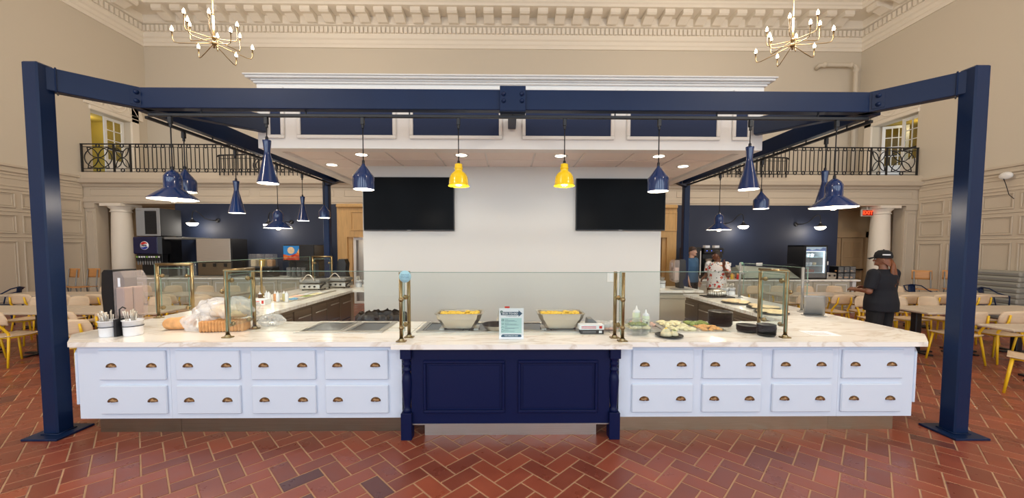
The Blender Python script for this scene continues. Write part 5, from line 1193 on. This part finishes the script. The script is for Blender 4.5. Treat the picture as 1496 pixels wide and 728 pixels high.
def person(label, loc, rz, tone, build, arms, shirt, trousers, hair_mat, head_turn=0., sleeves=.6, hem=.80):
    t = thing('person', label, 'person', loc, rz); b = build; q_ = b**.5
    sk = mat('skin_tone', tone, .5); B = MB(); c, s_ = cos(head_turn), sin(head_turn); R_ = lambda x, y: (x*c-y*s_, x*s_+y*c)
    loft(B, [(0, .01, .84, .13*b, .10*b), (0, .01, .92, .155*b, .115*b), (0, 0, 1.02, .145*b, .11*b), (0, 0, 1.12, .135*b, .10*b), (0, .0, 1.25, .15*b, .11*b), (0, .015, 1.36, .155*q_, .095*b), (0, .02, 1.41, .12*q_, .075), (0, .015, 1.45, .062, .058), (0, .005, 1.56, .052, .056)])
    B.ball(*R_(0, -.005), 1.605, .075, .094, .11, 20, 14).ball(*R_(0, -.045), 1.545, .05, .05, .045, 14, 10).ball(*R_(0, -.105), 1.588, .013, .018, .02, 10, 8).ball(*R_(0, -.095), 1.61, .009, .014, .03, 10, 8).ball(*R_(0, -.09), 1.522, .02, .014, .014, 10, 8)
    for sx in (-1, 1):
        limb(B, [(sx*.085*b, 0, .90), (sx*.095*b, -.01, .48), (sx*.10*b, .02, .08)], [.088*q_, .056*q_, .04]); B.ball(sx*.105*b, -.05, .04, .042, .12, .036)
        sh, el, wr, hd, fd = arms[0 if sx < 0 else 1]
        limb(B, [sh, el, wr], [.056*q_, .042*q_, .027])
        h = Vector(hd).normalized(); f = Vector(fd); f = (f-h*f.dot(h)).normalized(); k = h.cross(f); W_ = Vector(wr)
        for i, (off, L) in enumerate(((-.030, .070), (-.010, .080), (.010, .075), (.029, .060))):
            r0 = W_+k*off*.5+h*.01; r1 = W_+k*off+h*.085; r2 = r1+h*L*.5+f*L*.12; r3 = r2+h*L*.3+f*L*.4
            if i == 0 and sx > 0 and b == 1.22: r3 = r2+h*L*.6
            B.tube([r0, r1], [.017, .0125], 8); limb(B, [r1, r2, r3], [.0115, .0105, .009], 8)
        limb(B, [W_-k*.02+h*.025, W_-k*.052+h*.06+f*.012, W_-k*.056+h*.095+f*.026], [.016, .0125, .010], 8)
    blob('body', B, t, sk, .0065, 3)
    Q = MB(); g = 1.1
    loft(Q, [(0, .005, hem, .172*b*g, .135*b*g), (0, .005, .92, .172*b*g, .135*b*g), (0, 0, 1.02, .158*b*g, .125*b*g), (0, 0, 1.12, .148*b*g, .115*b*g), (0, 0, 1.25, .163*b*g, .122*b*g), (0, .015, 1.36, .17*q_*g, .108*b*g), (0, .02, 1.415, .135*q_*g, .088*g), (0, .017, 1.452, .08, .072)], 28)
    for sx in (-1, 1):
        sh, el = Vector(arms[0 if sx < 0 else 1][0]), Vector(arms[0 if sx < 0 else 1][1]); m = sh.lerp(el, sleeves)
        Q.ball(*sh, .074*q_); Q.tube([sh, sh.lerp(m, .5), m], [.073*q_, .07*q_, .068*q_], 14)
    blob('shirt', Q, t, shirt, .012)
    Q = MB(); loft(Q, [(0, .005, .80, .16*b, .125*b), (0, .005, .92, .168*b, .132*b), (0, .005, 1.0, .155*b, .12*b)])
    for sx in (-1, 1): limb(Q, [(sx*.085*b, 0, .86), (sx*.095*b, -.01, .48), (sx*.10*b, .02, .08)], [.105*q_, .082*q_, .066])
    blob('trousers', Q, t, trousers, .012)
    for sx in (-1, 1): MB().ball(sx*.105*b, -.055, .05, .055, .145, .05).build('shoe', M['black'], t)
    EYE_ = mat('eye_white', (236, 230, 224), .3)
    for sx in (-1, 1):
        x, y = R_(sx*.032, -.085); o = MB().ball(x, y, 1.613, .013, .010, .008, 10, 6).build('eye', EYE_, t)
        x, y = R_(sx*.032, -.094); MB().ball(x, y, 1.613, .006, .004, .006, 8, 5).build('iris', M['black'], o)
        x, y = R_(sx*.034, -.089); MB().ball(x, y, 1.634, .02, .008, .004, 10, 5).build('eyebrow', hair_mat, t)
        x, y = R_(sx*.077, .005); MB().ball(x, y, 1.60, .012, .022, .034, 10, 6).build('ear', sk, t)
    x, y = R_(0, -.094); MB().ball(x, y, 1.551, .024, .01, .007, 10, 6).build('mouth', mat('lip_tone', tuple(int(q*.75) for q in tone), .5), t)
    return t, R_, sk
def hair_cap(t, R_, m, drop, frontz, scale=1.):
    def f(u, v):
        a = 2*pi*u; fr = .5+.5*sin(a)                      # 1 at the back, 0 at the brow
        z0 = frontz-(frontz-drop)*min(1, fr*1.25); b = v*pi/2
        x, y = R_(.088*scale*cos(a)*cos(b), .11*scale*sin(a)*cos(b)+.008); return (x, y, z0+(1.735-z0)*sin(b)+.006*sin(15*a))
    MB().grid(f, 30, 8).build('hair', m, t)
DARK = mat('dark_hair', (34, 26, 22), .6); AUB = mat('auburn_hair', (122, 70, 38), .5, var=.25, vscale=30, stretch=(1, 1, .2)); BROWN = mat('brown_hair', (60, 42, 32), .6)
NAVYC = mat('navy_black_cloth', (13, 16, 26), .85, bump=.2, bscale=14); BLK = mat('black_cloth', (16, 16, 20), .85)
# staff member in black at the right, seen from behind
t, R_, sk = person('person in black uniform and black cap facing left, behind the right counter end', (6.06, 5.9, 0), radians(-163), (128, 84, 62), 1.36,
    [((-.25, .02, 1.38), (-.31, -.04, 1.10), (-.18, -.26, 1.12), (.5, -1, .1), (.6, .2, -.8)), ((.25, .02, 1.38), (.31, .0, 1.10), (.2, -.24, 1.10), (-.3, -1, .1), (-.6, .2, -.8))], NAVYC, BLK, AUB, .5, .85, .78)
hair_cap(t, R_, AUB, 1.50, 1.66)
m = MB(); x, y = R_(0, .0)
m.lathe([(.104, 1.63), (.108, 1.665), (.095, 1.72), (.06, 1.755), (.001, 1.765)], x, y+.005, 0, 24, sy=1.08).ball(x, y+.005, 1.765, .01); cap = m.build('cap', BLK, t)
bx, by = R_(0, -.15); MB().grid(lambda u, v: (*R_((u-.5)*.17*(1-.35*v*v), -.09-.10*v*(1-.9*(2*u-1)**2*.4)), 1.655-.03*v-.05*(u-.5)**2*4*.4), 10, 6).build('brim', BLK, cap)
MB().slab(lambda u, v: (.112*cos(radians(20+50*u))*.98+x, .118*sin(radians(20+50*u))+y+.005, 1.675+.02*v), 8, 1, (1, 1, 0), .004).build('cap_print', M['ceramic'], cap)
for k in range(3): MB().tube([R_(-.02+.02*k, .085)+(1.60,), R_(-.03+.03*k, .12)+(1.52,), (-.05+.035*k, .138, 1.40), (-.05+.03*k, .175, 1.24-.03*k)], [.03, .032, .026, .008], 8).build('ponytail', AUB, t)
# person in the floral shirt
fm = mat('floral_cloth', (238, 232, 226), .8); nt = fm.node_tree; b = nt.nodes['Principled BSDF']; tc = nt.nodes.new('ShaderNodeTexCoord')
last = None
for sc_, th, c, off in ((9, .30, (206, 52, 48), 0), (13, .24, (190, 140, 90), 3.3), (15, .22, (70, 86, 96), 7.1)):
    mp = nt.nodes.new('ShaderNodeMapping'); mp.inputs['Location'].default_value = (off, off*.7, off*.3); v = nt.nodes.new('ShaderNodeTexVoronoi'); v.inputs['Scale'].default_value = sc_
    g = nt.nodes.new('ShaderNodeMath'); g.operation = 'LESS_THAN'; g.inputs[1].default_value = th; mx = nt.nodes.new('ShaderNodeMix'); mx.data_type = 'RGBA'; mx.inputs[7].default_value = lin(*c)
    nt.links.new(tc.outputs['Object'], mp.inputs[0]); nt.links.new(mp.outputs[0], v.inputs['Vector']); nt.links.new(v.outputs['Distance'], g.inputs[0]); nt.links.new(g.outputs[0], mx.inputs[0])
    if last: nt.links.new(last, mx.inputs[6])
    else: mx.inputs[6].default_value = lin(240, 236, 232)
    last = mx.outputs[2]
nt.links.new(last, b.inputs['Base Color'])
t, R_, sk = person('person in white floral shirt with raised hand, talking beside the coffee brewer', (4.99, 8.75, 0), radians(-60), (112, 68, 46), 1.22,
    [((-.21, .02, 1.39), (-.27, .02, 1.12), (-.22, -.2, 1.05), (.2, -1, -.2), (.8, .2, -.4)), ((.21, .02, 1.39), (.30, -.06, 1.14), (.27, -.20, 1.36), (.35, -.1, 1), (-.5, -.7, .1))], fm, mat('brown_cloth', (112, 78, 54), .8), DARK, -.8, .75, .82)
hair_cap(t, R_, DARK, 1.56, 1.665, .97); x, y = R_(.095, .0); MB().ball(x, y, 1.562, .012, n=8, m=6).build('earring', M['gold'], t)
# young person in a blue top behind the right rear post
t, R_, sk = person('person with short brown hair in a blue top behind the right rear post', (4.74, 9.45, 0), radians(30), (208, 162, 138), 1.0,
    [((-.17, .02, 1.39), (-.21, .03, 1.12), (-.19, -.06, .88), (0, -.2, -1), (.6, -.5, 0)), ((.17, .02, 1.39), (.21, .03, 1.12), (.19, -.06, .88), (0, -.2, -1), (-.6, -.5, 0))], mat('blue_cloth', (62, 98, 132), .85), mat('dark_trousers', (30, 34, 44), .85), BROWN, .1, .98, .86)
t.scale = (1.05,)*3; hair_cap(t, R_, BROWN, 1.58, 1.655)
